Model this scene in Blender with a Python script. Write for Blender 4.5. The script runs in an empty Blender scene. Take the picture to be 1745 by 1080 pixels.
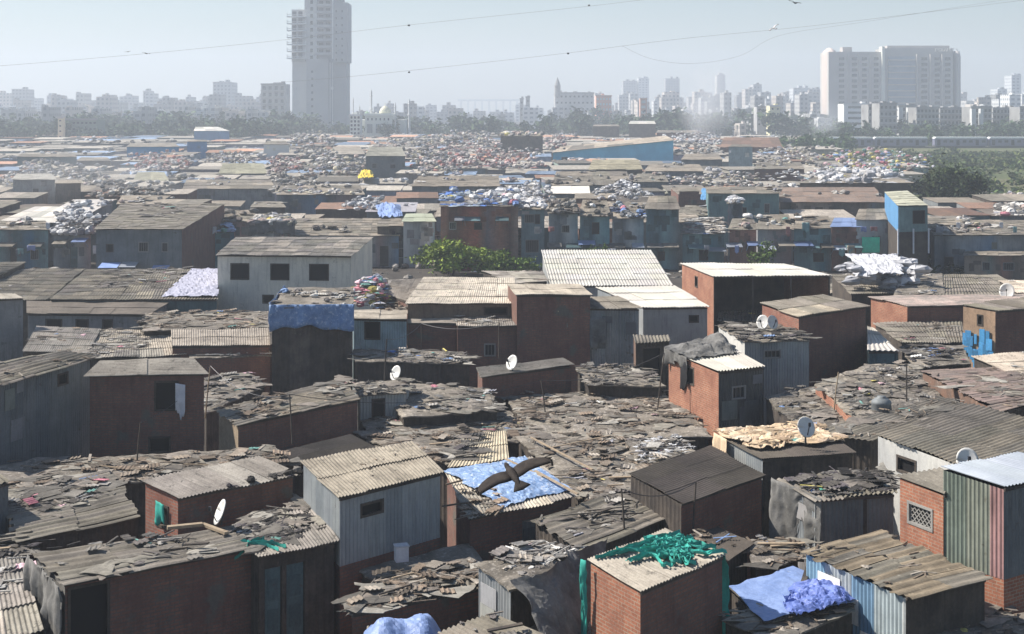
import bpy, math, random
import numpy as np
from mathutils import Vector, noise
S = bpy.context.scene
COL = S.collection
# ---------------------------------------------------------------- camera, sky, sun, exposure
HC, F0, CX, HY = 16.0, 2400.0, 872.5, 180.0          # camera height, focal length in photo pixels, optical axis, horizon row
cd = bpy.data.cameras.new('camera'); cam = bpy.data.objects.new('camera', cd); COL.objects.link(cam)
cam.location = (0, 0, HC); cam.rotation_euler = (math.radians(90), 0, 0)
cd.sensor_width = 36.0; cd.lens = 36.0 * F0 / 1745.0
cd.shift_y = -(540.0 - HY) / 1745.0
cd.clip_start = 0.5; cd.clip_end = 12000
S.camera = cam
SUN_EL, SUN_AZ = math.radians(44), math.radians(-74)   # azimuth clockwise from +Y (view direction): sun stands at the left, a little beyond
w = bpy.data.worlds.new('World'); S.world = w; w.use_nodes = True
nt = w.node_tree; nt.nodes.clear()
sky = nt.nodes.new('ShaderNodeTexSky'); sky.sky_type = 'NISHITA'; sky.sun_disc = False
sky.sun_elevation = SUN_EL; sky.sun_rotation = SUN_AZ
sky.air_density = 1.2; sky.dust_density = 0.5; sky.ozone_density = 2.0; sky.altitude = 0
bg = nt.nodes.new('ShaderNodeBackground'); bg.inputs[1].default_value = 0.058
wo = nt.nodes.new('ShaderNodeOutputWorld')
tn = nt.nodes.new('ShaderNodeMix'); tn.data_type = 'RGBA'; tn.blend_type = 'MULTIPLY'; tn.inputs[0].default_value = 1; tn.inputs[7].default_value = (.86, .95, 1.05, 1)
nt.links.new(sky.outputs[0], tn.inputs[6]); nt.links.new(tn.outputs[2], bg.inputs[0]); nt.links.new(bg.outputs[0], wo.inputs[0])
sd = bpy.data.lights.new('sun', 'SUN'); sd.energy = 5.0; sd.angle = math.radians(0.6); sd.color = (1.0, 0.93, 0.84)
sun = bpy.data.objects.new('sun', sd); COL.objects.link(sun)
sdir = Vector((math.sin(SUN_AZ) * math.cos(SUN_EL), math.cos(SUN_AZ) * math.cos(SUN_EL), math.sin(SUN_EL)))
sun.rotation_euler = sdir.to_track_quat('Z', 'Y').to_euler()
sun.location = (-60, 40, 80)
S.view_settings.view_transform = 'Standard'; S.view_settings.look = 'None'
S.view_settings.exposure = 0.8; S.view_settings.gamma = 1.0; S.view_settings.use_curve_mapping = False
S.cycles.max_bounces = 6; S.cycles.diffuse_bounces = 3; S.cycles.glossy_bounces = 2; S.cycles.transmission_bounces = 2
S.cycles.volume_bounces = 1; S.cycles.volume_step_rate = 3.0; S.cycles.volume_max_steps = 96
S.cycles.use_denoising = True

# ---------------------------------------------------------------- helpers
RNG = random.Random(7)
def at(px, py, z=0.0):
    """photo pixel on the horizontal level z -> world point"""
    Y = (HC - z) * F0 / (py - HY)
    return Vector(((px - CX) / F0 * Y, Y, z))
def atY(px, py, Y):
    return Vector(((px - CX) / F0 * Y, Y, HC - (py - HY) / F0 * Y))
def zE(e, b, z0=3.0):
    """height of an eave seen at row e above a wall foot seen at row b on level z0"""
    return HC - (HC - z0) * (e - HY) / (b - HY)

class MB:
    def __init__(s): s.v = []; s.f = []; s.n = 0; s.t = []; s.uv = []
    def add(s, V, Fc, tint=(1, 1, 1), uv=None):
        V = np.asarray(V, dtype=np.float32).reshape(-1, 3); Fc = np.asarray(Fc, dtype=np.int32)
        s.v.append(V); s.f.append(Fc + s.n); s.n += len(V)
        t = np.asarray(tint, dtype=np.float32)
        if t.ndim == 1: t = np.tile(t[:3], (len(V), 1))
        s.t.append(t)
        s.uv.append(np.zeros((len(V), 2), np.float32) if uv is None else np.asarray(uv, np.float32).reshape(-1, 2))
    def grid(s, P, tint=(1, 1, 1), uv=None, thick=0.0, nrm=None):
        """P: (ny,nx,3) array; closed slab when thick > 0"""
        P = np.asarray(P, np.float32); ny, nx = P.shape[:2]
        i = (np.arange(ny - 1)[:, None] * nx + np.arange(nx - 1)[None]).ravel()
        q = np.stack([i, i + 1, i + nx + 1, i + nx], 1)
        V = P.reshape(-1, 3)
        if uv is None: uv = np.zeros((ny * nx, 2))
        uv = np.asarray(uv).reshape(-1, 2)
        t = np.asarray(tint, np.float32)
        if t.ndim == 3: t = t.reshape(-1, 3)
        if thick <= 0:
            s.add(V, q, t, uv); return
        d = np.array((0, 0, -thick), np.float32) if nrm is None else np.asarray(nrm, np.float32) * -thick
        n = nx * ny
        b = np.concatenate([np.arange(nx), np.arange(1, ny) * nx + nx - 1, (ny - 1) * nx + np.arange(nx - 2, -1, -1), np.arange(ny - 2, 0, -1) * nx])
        b2 = np.roll(b, -1)
        side = np.stack([b, b + n, b2 + n, b2], 1)
        s.add(np.concatenate([V, V + d]), np.concatenate([q, q[:, ::-1] + n, side]), t if t.ndim == 1 else np.concatenate([t, t]), np.concatenate([uv, uv]))
    def box(s, c, h, rz=0.0, tint=(1, 1, 1), tilt=0.0, top=1.0):
        """centre, half sizes, yaw, tilt about own x; top: scale of the upper face"""
        sx = np.array([-1, 1, 1, -1, -1, 1, 1, -1.]); sy = np.array([-1, -1, 1, 1, -1, -1, 1, 1.]); sz = np.array([-1.] * 4 + [1.] * 4)
        k = np.where(sz > 0, top, 1.0)
        X = sx * h[0] * k; Y = sy * h[1] * k; Z = sz * h[2]
        Y, Z = Y * math.cos(tilt) - Z * math.sin(tilt), Y * math.sin(tilt) + Z * math.cos(tilt)
        cr, sr = math.cos(rz), math.sin(rz)
        V = np.stack([c[0] + X * cr - Y * sr, c[1] + X * sr + Y * cr, c[2] + Z], 1)
        uv = np.stack([X + Y, Z], 1)
        s.add(V, [(0, 3, 2, 1), (4, 5, 6, 7), (0, 1, 5, 4), (1, 2, 6, 5), (2, 3, 7, 6), (3, 0, 4, 7)], tint, uv)
    def bar(s, a, b, wd, hd=None, tint=(1, 1, 1)):
        a = Vector(a); b = Vector(b); d = (b - a)
        if d.length < 1e-5: return
        hd = wd if hd is None else hd
        up = Vector((0, 0, 1)) if abs(d.normalized().z) < .95 else Vector((1, 0, 0))
        x = d.cross(up).normalized() * wd / 2; y = x.cross(d).normalized() * hd / 2
        V = [a - x - y, a + x - y, a + x + y, a - x + y, b - x - y, b + x - y, b + x + y, b - x + y]
        s.add([tuple(v) for v in V], [(0, 1, 2, 3), (7, 6, 5, 4), (0, 4, 5, 1), (1, 5, 6, 2), (2, 6, 7, 3), (3, 7, 4, 0)], tint,
              [(0, 0)] * 4 + [(d.length, 0)] * 4)
    def tube(s, pts, r, n=6, tint=(1, 1, 1)):
        pts = [Vector(p) for p in pts]; V = []
        rr = r if hasattr(r, '__len__') else [r] * len(pts)
        for i, p in enumerate(pts):
            d = (pts[min(i + 1, len(pts) - 1)] - pts[max(i - 1, 0)]).normalized()
            up = Vector((0, 0, 1)) if abs(d.z) < .9 else Vector((0, 1, 0))
            x = d.cross(up).normalized(); y = x.cross(d).normalized()
            for k in range(n):
                a = 2 * math.pi * k / n; V.append(tuple(p + (x * math.cos(a) + y * math.sin(a)) * rr[i]))
        Fc = []
        for i in range(len(pts) - 1):
            for k in range(n):
                Fc.append((i * n + k, i * n + (k + 1) % n, (i + 1) * n + (k + 1) % n, (i + 1) * n + k))
        s.add(V, Fc, tint)
        if n == 4 or n == 6:   # caps from quads
            for o in (0, (len(pts) - 1) * n):
                s.f.append(np.asarray([(o, o + 1, o + 2, o + 3)] + ([(o, o + 3, o + 4, o + 5)] if n == 6 else []), np.int32) + s.n - len(V))
    def lathe(s, c, prof, n=12, tint=(1, 1, 1), sq=(1, 1)):
        """prof: [(r, z), ...] about a vertical axis at c"""
        a = np.linspace(0, 2 * math.pi, n + 1)
        P = np.array([[(c[0] + r * math.cos(t) * sq[0], c[1] + r * math.sin(t) * sq[1], c[2] + z) for t in a] for r, z in prof])
        s.grid(P, tint)
    def build(s, name, mat, parent=None, smooth=False, **props):
        V = np.concatenate(s.v) if s.v else np.zeros((0, 3), np.float32); Fc = np.concatenate(s.f)
        T = np.concatenate(s.t); U = np.concatenate(s.uv)
        if parent is not None: V = V - np.array(parent_loc(parent), np.float32)
        me = bpy.data.meshes.new(name)
        me.vertices.add(len(V)); me.vertices.foreach_set('co', V.astype(np.float32).ravel())
        me.loops.add(Fc.size); me.loops.foreach_set('vertex_index', Fc.ravel().astype(np.int32))
        me.polygons.add(len(Fc)); me.polygons.foreach_set('loop_start', (np.arange(len(Fc)) * 4).astype(np.int32))
        uvl = me.uv_layers.new(name='UVMap'); uvl.data.foreach_set('uv', U[Fc.ravel()].ravel())
        ca = me.color_attributes.new('tint', 'FLOAT_COLOR', 'POINT')
        ca.data.foreach_set('color', np.concatenate([T, np.ones((len(T), 1), np.float32)], 1).astype(np.float32).ravel())
        me.update(calc_edges=True)
        me.polygons.foreach_set('use_smooth', np.full(len(Fc), bool(smooth)))
        me.materials.append(mat if not isinstance(mat, str) else M[mat])
        o = bpy.data.objects.new(name, me); COL.objects.link(o)
        if parent is not None: o.parent = parent
        for k, v in props.items(): o[k] = v
        return o
def parent_loc(p):
    l = Vector((0, 0, 0))
    while p is not None: l += p.location; p = p.parent
    return tuple(l)
def thing(name, label, cat, loc, group=None):
    o = bpy.data.objects.new(name, None); COL.objects.link(o); o.location = loc; o.empty_display_size = .3
    o['label'] = label; o['category'] = cat
    if group: o['group'] = group
    return o
def part_label(o, t): o['label'] = t; return o

# ---------------------------------------------------------------- materials
M = {}
def mat(name, base, c2=None, c3=None, s1=0.6, s2=4.0, th=.6, rough=.9, bump=.0, bs=20.0, streak=0.0, streakc=(.03, .028, .025), brick=None, wave=None, metal=0.0, grain=.25, spec=.2, patch=None):
    m = bpy.data.materials.new(name); m.use_nodes = True; n = m.node_tree; N = n.nodes; L = n.links; N.clear()
    out = N.new('ShaderNodeOutputMaterial'); b = N.new('ShaderNodeBsdfPrincipled'); L.new(b.outputs[0], out.inputs[0])
    geo = N.new('ShaderNodeNewGeometry'); uv = N.new('ShaderNodeUVMap'); uv.uv_map = 'UVMap'
    def nz(scale, det=4, vec=None, rg=.6):
        t = N.new('ShaderNodeTexNoise'); t.inputs['Scale'].default_value = scale; t.inputs['Detail'].default_value = det; t.inputs['Roughness'].default_value = rg
        L.new(vec if vec is not None else geo.outputs['Position'], t.inputs['Vector']); return t.outputs['Fac']
    def ramp(fac, a, c):
        r = N.new('ShaderNodeMapRange'); r.inputs[1].default_value = a; r.inputs[2].default_value = c; L.new(fac, r.inputs[0]); return r.outputs[0]
    def mix(fac, A, B, mode='MIX'):
        x = N.new('ShaderNodeMix'); x.data_type = 'RGBA'; x.blend_type = mode
        if isinstance(fac, (int, float)): x.inputs[0].default_value = fac
        else: L.new(fac, x.inputs[0])
        for sk, v in ((6, A), (7, B)):
            if isinstance(v, tuple): x.inputs[sk].default_value = (*v[:3], 1)
            else: L.new(v, x.inputs[sk])
        return x.outputs[2]
    col = base
    if brick:
        br = N.new('ShaderNodeTexBrick'); br.inputs['Color1'].default_value = (*base, 1); br.inputs['Color2'].default_value = (*(c2 or base), 1)
        br.inputs['Mortar'].default_value = (*brick, 1); br.inputs['Scale'].default_value = 1.0
        br.inputs['Brick Width'].default_value = .25; br.inputs['Row Height'].default_value = .09; br.inputs['Mortar Size'].default_value = .014
        br.inputs['Mortar Smooth'].default_value = .3; L.new(uv.outputs[0], br.inputs['Vector']); col = br.outputs['Color']
        col = mix(ramp(nz(1.1), .4, .75), col, (base[0] * .55, base[1] * .6, base[2] * .7))
        if c3: col = mix(ramp(nz(.7, 6), th, th + .06), col, c3)
    else:
        if c2: col = mix(ramp(nz(s1), .38, .62), col, c2)
        if c3: col = mix(ramp(nz(s2, 6, rg=.7), th, th + .1), col, c3)
    if streak:
        mp = N.new('ShaderNodeMapping'); mp.inputs['Scale'].default_value = (5.5, .55, 1); L.new(uv.outputs[0], mp.inputs['Vector'])
        st = ramp(nz(1.0, 5, mp.outputs[0], .65), .5, .72)
        mm = N.new('ShaderNodeMath'); mm.operation = 'MULTIPLY'; mm.inputs[1].default_value = streak; L.new(st, mm.inputs[0])
        col = mix(mm.outputs[0], col, streakc)
    if grain:
        g = ramp(nz(14.0, 5, rg=.75), .3, .7)
        gm = N.new('ShaderNodeMapRange'); gm.inputs[3].default_value = 1 - grain; gm.inputs[4].default_value = 1 + grain * .6; L.new(g, gm.inputs[0])
        x = N.new('ShaderNodeMix'); x.data_type = 'RGBA'; x.blend_type = 'MULTIPLY'; x.inputs[0].default_value = 1
        if isinstance(col, tuple): x.inputs[6].default_value = (*col, 1)
        else: L.new(col, x.inputs[6])
        L.new(gm.outputs[0], x.inputs[7]); col = x.outputs[2]
    at_ = N.new('ShaderNodeAttribute'); at_.attribute_name = 'tint'
    col = mix(1.0, col, at_.outputs['Color'], 'MULTIPLY')
    L.new(col, b.inputs['Base Color'])
    b.inputs['Roughness'].default_value = rough; b.inputs['Metallic'].default_value = metal
    b.inputs['Specular IOR Level'].default_value = spec
    if bump:
        bp = N.new('ShaderNodeBump'); bp.inputs['Strength'].default_value = bump; bp.inputs['Distance'].default_value = .04
        L.new(nz(bs, 5, rg=.7), bp.inputs['Height']); L.new(bp.outputs[0], b.inputs['Normal'])
    M[name] = m; return m
# roofs
mat('asbestos', (.31, .285, .25), (.225, .205, .18), (.11, .102, .09), s1=.9, s2=3.2, th=.56, bump=.35, streak=.55)
mat('old_asbestos', (.225, .202, .168), (.145, .13, .108), (.32, .295, .25), s1=.8, s2=4.5, th=.6, bump=.5, streak=.5)
mat('brown_sheet', (.115, .098, .083), (.083, .071, .06), (.16, .145, .125), s1=.7, s2=5, th=.63, bump=.3, streak=.35)
mat('pale_sheet', (.52, .5, .45), (.43, .41, .37), (.28, .26, .23), s1=.5, s2=1.8, th=.64, rough=.6, streak=.18, grain=.08)
mat('zinc', (.36, .39, .44), (.29, .32, .37), (.25, .2, .16), s1=.8, s2=2.5, th=.68, rough=.45, metal=.25, streak=.15, grain=.08)
mat('rust_sheet', (.2, .12, .085), (.14, .1, .08), (.27, .2, .16), s1=1.2, s2=4, th=.58, streak=.4)
mat('pinkish_plank', (.3, .225, .195), (.2, .165, .145), (.12, .1, .09), s1=1.3, s2=4, th=.58, streak=.45)
mat('roof_earth', (.255, .228, .188), (.155, .138, .112), (.38, .35, .3), s1=1.6, s2=7, th=.56, bump=1.0, bs=12, streak=.35)
# walls
mat('brick', (.36, .135, .085), (.22, .1, .07), (.2, .15, .12), th=.66, brick=(.24, .2, .17), bump=.3, streak=.25)
mat('lit_orange_brick', (.42, .17, .1), (.31, .125, .075), (.34, .24, .17), th=.7, brick=(.36, .27, .2), bump=.25, streak=.15)  # brighter brick copy; sunlight on left walls is put into the colour
mat('shaded_dark_brick', (.255, .122, .088), (.19, .098, .075), (.13, .115, .1), th=.6, brick=(.13, .115, .1), bump=.3, streak=.35)  # dark brick, also the copy with shade painted in for sun-averted fronts
mat('grey_metal', (.37, .385, .38), (.29, .305, .31), (.15, .12, .1), s1=.7, s2=2.2, th=.66, rough=.55, metal=.1, streak=.35, grain=.1)
mat('slate_metal', (.2, .215, .22), (.14, .155, .165), (.09, .07, .06), s1=.7, s2=2.2, th=.62, rough=.6, metal=.1, streak=.4, grain=.15)
mat('tinted_metal', (.8, .8, .8), (.62, .62, .62), (.3, .22, .17), s1=1.2, s2=2.6, th=.64, rough=.6, streak=.4, grain=.12)
mat('plaster', (.56, .55, .51), (.44, .44, .425), (.3, .29, .275), s1=.5, s2=1.6, th=.6, rough=.9, streak=.3, grain=.12, bump=.1)
mat('grey_plaster', (.26, .265, .265), (.19, .195, .2), (.12, .12, .12), s1=.6, s2=1.8, th=.6, streak=.45, grain=.15, bump=.1)
mat('brown_plaster', (.21, .165, .13), (.155, .125, .1), (.1, .085, .075), s1=.8, s2=2.2, th=.58, streak=.45, grain=.2, bump=.2)
mat('dark_wood', (.1, .083, .068), (.055, .047, .042), (.15, .125, .1), s1=1.4, s2=5, th=.62, streak=.5, bump=.3)
mat('pale_wood', (.38, .3, .21), (.3, .235, .165), (.18, .14, .1), s1=1.4, s2=5, th=.62, streak=.3)
mat('teal_paint', (.1, .17, .18), (.075, .13, .145), (.1, .085, .075), s1=.8, s2=2.4, th=.6, streak=.4, rough=.6)
mat('cyan_paint', (.13, .47, .66), (.11, .4, .58), (.2, .4, .5), s1=.3, s2=.8, th=.68, rough=.6)
mat('blue_paint', (.07, .27, .5), (.06, .22, .42), (.13, .18, .22), s1=.5, s2=1.6, th=.66, streak=.3, rough=.6)
mat('sky_paint', (.12, .3, .52), (.1, .25, .45), (.2, .3, .36), s1=.3, s2=.8, th=.68, streak=.3, rough=.6)
# cloth and loose things
mat('blue_tarp', (.25, .34, .58), (.18, .26, .48), (.42, .49, .6), s1=1.5, s2=3, th=.62, rough=.45, spec=.35, grain=.12, bump=.3)
mat('pale_tarp', (.27, .38, .57), (.16, .26, .45), (.55, .6, .68), s1=3.2, s2=7, th=.55, rough=.5, spec=.35, grain=.15, bump=.35)
mat('teal_cloth', (.05, .38, .31), (.04, .3, .25), None, s1=1.5, rough=.75, grain=.2)
mat('beige_cloth', (.64, .49, .33), (.54, .41, .28), (.72, .62, .47), s1=1.5, s2=4, th=.6, rough=.9, grain=.15)
mat('white_cloth', (.68, .68, .7), (.55, .56, .6), None, s1=2, rough=.85, grain=.12)
mat('grey_cloth', (.2, .195, .185), (.11, .107, .1), (.25, .24, .22), s1=1.4, s2=4, th=.6, rough=.85, grain=.2, bump=.3)
mat('dark_cloth', (.03, .03, .033), (.02, .02, .022), None, s1=2, rough=.85, grain=.3)
mat('clutter', (1, 1, 1), (.72, .72, .72), (.45, .42, .4), s1=3, s2=7, th=.6, rough=.85, grain=.3, bump=.3)
mat('dark_inside', (.012, .012, .013), rough=.6, grain=0)  # near-black colour stands in for the shade inside openings
mat('frame_paint', (.3, .29, .27), (.22, .21, .2), rough=.7)
mat('dish_white', (.62, .61, .58), (.54, .53, .5), (.36, .32, .27), s1=3, s2=6, th=.66, rough=.4, spec=.5, grain=.05)
mat('dark_metal', (.06, .06, .065), (.04, .04, .045), rough=.5, metal=.5)
mat('yellow_paint', (.8, .6, .05), (.65, .48, .05), rough=.5)
# ground and greens
mat('dirt', (.075, .066, .057), (.05, .045, .04), (.13, .115, .1), s1=.4, s2=3, th=.6, bump=.5)
mat('scrub', (.085, .11, .045), (.13, .125, .06), (.2, .175, .12), s1=.025, s2=.12, th=.6, grain=.35, bump=.4)
mat('leaf', (.13, .19, .03), (.2, .27, .05), None, s1=.8, rough=.7, grain=.2)
mat('dark_leaf', (.028, .05, .02), (.045, .07, .028), (.07, .07, .035), s1=.5, s2=.6, th=.6, rough=.8, grain=.2)
mat('far_leaf', (.04, .07, .033), (.055, .085, .04), None, s1=.05, rough=.9, grain=.2)
mat('bark', (.08, .065, .05), (.055, .045, .035), None, s1=3, rough=.95)
# far buildings
mat('concrete', (.46, .46, .45), (.38, .385, .38), (.26, .26, .26), s1=.06, s2=.2, th=.6, grain=.15)
mat('cream_wall', (.56, .52, .48), (.5, .47, .43), (.4, .36, .33), s1=.03, s2=.1, th=.66, grain=.06)
mat('white_wall', (.66, .67, .65), (.58, .59, .58), (.42, .42, .4), s1=.05, s2=.15, th=.64, grain=.06)
mat('block_wall', (.34, .34, .33), (.25, .25, .25), (.16, .155, .15), s1=.08, s2=.2, th=.56, grain=.15)
mat('salmon_wall', (.62, .38, .3), (.55, .34, .27), None, s1=.05, grain=.06)
mat('window_glass', (.02, .025, .03), (.03, .035, .04), None, s1=.5, rough=.25, spec=.6, grain=0)
mat('blue_glass', (.12, .16, .2), (.16, .2, .24), None, s1=.1, rough=.3, spec=.6, grain=0)
mat('train_purple', (.2, .2, .28), (.16, .17, .25), (.1, .1, .14), s1=.2, s2=.6, th=.62, rough=.5)
mat('feather', (.028, .022, .019), (.045, .036, .03), (.07, .055, .045), s1=6, s2=14, th=.6, rough=.8, grain=.3)
mat('pale_feather', (.5, .5, .5), (.3, .3, .3), None, s1=4, rough=.8)
mat('letters', (.75, .75, .72), rough=.8, grain=.1)
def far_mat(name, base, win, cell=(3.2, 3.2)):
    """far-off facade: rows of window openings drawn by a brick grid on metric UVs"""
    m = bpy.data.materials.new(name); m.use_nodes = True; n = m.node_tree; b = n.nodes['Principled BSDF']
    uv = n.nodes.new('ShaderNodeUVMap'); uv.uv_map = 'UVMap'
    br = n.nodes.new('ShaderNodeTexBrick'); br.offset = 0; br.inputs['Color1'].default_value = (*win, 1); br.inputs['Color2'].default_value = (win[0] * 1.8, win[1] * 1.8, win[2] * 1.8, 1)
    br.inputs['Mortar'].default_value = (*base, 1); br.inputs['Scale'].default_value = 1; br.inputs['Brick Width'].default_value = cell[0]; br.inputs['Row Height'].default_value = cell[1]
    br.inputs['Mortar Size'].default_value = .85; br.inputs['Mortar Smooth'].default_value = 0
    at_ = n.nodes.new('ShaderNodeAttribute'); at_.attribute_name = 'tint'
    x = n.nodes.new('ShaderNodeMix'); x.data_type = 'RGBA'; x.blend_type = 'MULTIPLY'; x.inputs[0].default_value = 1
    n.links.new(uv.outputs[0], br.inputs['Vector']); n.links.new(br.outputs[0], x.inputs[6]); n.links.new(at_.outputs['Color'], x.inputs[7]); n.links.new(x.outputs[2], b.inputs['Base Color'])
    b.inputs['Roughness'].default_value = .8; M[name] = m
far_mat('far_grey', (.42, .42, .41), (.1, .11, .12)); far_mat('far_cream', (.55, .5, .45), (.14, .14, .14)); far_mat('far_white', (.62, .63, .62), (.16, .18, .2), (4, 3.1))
# ---------------------------------------------------------------- builders for shacks
def bil(Q, u, v):
    """Q = BL, BR, FR, FL; u across, v from back to front"""
    u = np.asarray(u)[..., None]; v = np.asarray(v)[..., None]
    a, b, c, d = [np.array(q) for q in Q]
    return (a * (1 - u) + b * u) * (1 - v) + (d * (1 - u) + c * u) * v
def nz3(x, y, s, k=0.0): return noise.noise(Vector((x * s, y * s, k)))
def roof_mesh(Q, dirn='v', pitch=.17, amp=.024, sw=1.0, sl=1.9, rag=.06, jit=.012, sag=.03, thick=.012, tv=.16, tints=None, R=None, lod=6):
    """laid sheets of corrugated material, every sheet its own slab with overlap, tilt and tone"""
    R = R or RNG; mb = MB()
    if dirn == 'u': Q = [Q[3], Q[0], Q[1], Q[2]]           # ridges run across: turn the patch
    W = ((Q[1] - Q[0]).length + (Q[2] - Q[3]).length) / 2; L = ((Q[3] - Q[0]).length + (Q[2] - Q[1]).length) / 2
    nc = max(1, round(W / sw)); nr = max(1, round(L / sl)); sa = R.uniform(0, 9)
    for i in range(nc):
        for j in range(nr):
            u0, u1 = i / nc, (i + 1.06) / nc; v0, v1 = (j - .07) / nr, (j + 1) / nr
            if i == nc - 1: u1 = 1
            if j == 0: v0 = 0
            e1 = R.uniform(-rag, rag) / L if j == nr - 1 else R.uniform(-.03, .03) / L
            e0 = R.uniform(-rag, rag) / L if j == 0 else 0
            dx = R.uniform(-1, 1) * rag * .3 / W; z0 = R.uniform(0, jit); tl = R.uniform(-jit, jit) * 1.5; sk = R.uniform(-.4, .4) * rag / L
            n = max(2, int(math.ceil((u1 - u0) * W / pitch * lod))) if amp else 4
            us = np.linspace(u0 + dx, u1 + dx, n + 1); vs = np.linspace(v0 + e0, v1 + e1, 4)
            U, V = np.meshgrid(us, vs); V = V + sk * (U - u0) * nc
            P = bil(Q, U, V)
            z = amp * np.sin(U * W / pitch * 2 * math.pi) + z0 + .012 + (V * nr - j) * (.03 if nr > 1 else 0) + tl * ((U - u0) * nc - .5) + (i % 2) * .006
            z += sag * np.sin(P[..., 0] * 1.7 + sa) * np.cos(P[..., 1] * 1.3 + sa * 2)
            P[..., 2] += z
            b = 1 + R.uniform(-tv, tv)
            if tints and R.random() < tints[0]: t = np.array(R.choice(tints[1:])) * b
            else: t = np.array((b, b * R.uniform(.98, 1.02), b * R.uniform(.95, 1.03)))
            mb.grid(P, t, np.stack([U * W, V * L], -1), thick)
    return mb
def rough_mesh(Q, bumpy=.1, cell=.22, thick=.05, R=None, rag=.15):
    """a roof buried under flattened sheeting: lumpy surface with an uneven outline"""
    R = R or RNG; mb = MB(); W = (Q[1] - Q[0]).length; L = (Q[3] - Q[0]).length
    nx = max(3, min(70, int(W / cell))); ny = max(3, min(70, int(L / cell)))
    U, V = np.meshgrid(np.linspace(0, 1, nx + 1), np.linspace(0, 1, ny + 1))
    P = bil(Q, U, V); k = R.uniform(0, 50)
    T = np.ones(P.shape)
    for a in range(P.shape[0]):
        for b in range(P.shape[1]):
            x, y, z = P[a, b]
            n1 = nz3(x, y, .9, k); n2 = nz3(x, y * 1.4, 2.7, k + 5)
            P[a, b, 2] += bumpy * (n1 * .9 + abs(n2) * 1.0) ; t = 1 + .5 * nz3(x, y, .6, k + 9) + .25 * n2
            T[a, b] = (t, t * .99, t * (1 + .05 * n1))
            if a in (0, ny) or b in (0, nx): P[a, b, 0] += rag * nz3(x, y, 3, k + 2); P[a, b, 1] += rag * nz3(x, y, 3, k + 3); P[a, b, 2] -= .03
    mb.grid(P, T, np.stack([U * W, V * L], -1), thick)
    return mb
def wall_mesh(A, B, za, zb, z0=0.0, ops=(), pitch=0.0, amp=0.0, tints=None, lod=4, patches=0, R=None, fancy=False):
    """vertical skin from A to B (outer side on the right hand), tops at za and zb, with openings (s0,s1,z0,z1) in metres"""
    R = R or RNG; mb = MB(); A = Vector((A[0], A[1], 0)); B = Vector((B[0], B[1], 0)); d = B - A; L = d.length
    if L < .05: return mb, L, A, Vector((1, 0, 0)), Vector((0, -1, 0))
    d /= L; n = Vector((d.y, -d.x, 0))
    ss = {0.0, L}
    for o in ops: ss.add(max(0, min(L, o[0]))); ss.add(max(0, min(L, o[1])))
    base = sorted(ss)
    if amp:
        m = max(2, int(L / pitch * lod)); ss |= {L * i / m for i in range(m + 1)}
        keep = []
        for s_ in sorted(ss):
            if keep and s_ - keep[-1] < pitch / lod * .3 and s_ not in base: continue
            if keep and s_ - keep[-1] < 1e-4: continue
            keep.append(s_)
        ss = keep
    else: ss = base
    ss = np.array(sorted(ss)); zs = sorted({z0} | {o[2] for o in ops} | {o[3] for o in ops})
    top = za + (zb - za) * ss / L
    off = amp * np.sin(ss / pitch * 2 * math.pi) if amp else np.zeros(len(ss))
    tint = np.ones((len(ss), 3))
    if tints:
        k = 0; x = 0
        while x < L:
            wd = R.uniform(.6, 1.0); c = np.array(tints[k % len(tints)] if fancy else R.choice(tints)) * (R.uniform(.88, 1.12) if len(tints) > 1 else 1); k += 1
            tint[(ss >= x)] = c; x += wd
    rows = zs + ['top']
    def P(i, z): return (A.x + d.x * ss[i] + n.x * off[i], A.y + d.y * ss[i] + n.y * off[i], z)
    V = []; T = []; U = []
    for r in rows:
        for i in range(len(ss)):
            z = top[i] if r == 'top' else min(r, top[i]); V.append(P(i, z)); T.append(tint[i]); U.append((ss[i], z))
    Fc = []; ns = len(ss)
    for r in range(len(rows) - 1):
        za_, zb_ = rows[r], rows[r + 1]
        for i in range(ns - 1):
            c = (ss[i] + ss[i + 1]) / 2; hole = False
            for o in ops:
                if o[0] - 1e-4 < c < o[1] + 1e-4 and za_ >= o[2] - 1e-4 and zb_ != 'top' and zb_ <= o[3] + 1e-4: hole = True
            if not hole: Fc.append((r * ns + i, r * ns + i + 1, (r + 1) * ns + i + 1, (r + 1) * ns + i))
    mb.add(V, Fc, T, U)
    for o in ops:                                            # reveals
        q = [A + d * o[0], A + d * o[1]]; h = -n * .14
        a, b = q; z1, z2 = o[2], o[3]
        V = [(a.x, a.y, z1), (b.x, b.y, z1), (b.x, b.y, z2), (a.x, a.y, z2)]; V += [(x + h.x, y + h.y, z) for x, y, z in V]
        mb.add(V, [(0, 4, 5, 1), (1, 5, 6, 2), (2, 6, 7, 3), (3, 7, 4, 0)], tint[0] * .8)
    for _ in range(patches):                                 # nailed-on repair sheets
        pw, ph = R.uniform(.3, .9), R.uniform(.3, .9)
        if L < pw + .3: continue
        s_ = R.uniform(.05, L - pw - .05); zt = R.uniform(max(z0, min(za, zb) - 2.4), min(za, zb) - ph)
        if any(s_ < o[1] and s_ + pw > o[0] and zt < o[3] and zt + ph > o[2] for o in ops): continue
        c = A + d * (s_ + pw / 2) + n * (amp + .012); g = R.uniform(.6, 1.35)
        mb.box((c.x, c.y, zt + ph / 2), (pw / 2, .006, ph / 2), math.atan2(d.y, d.x), (g, g * R.uniform(.92, 1), g * R.uniform(.85, 1)), 0)
    return mb, L, A, d, n
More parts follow.
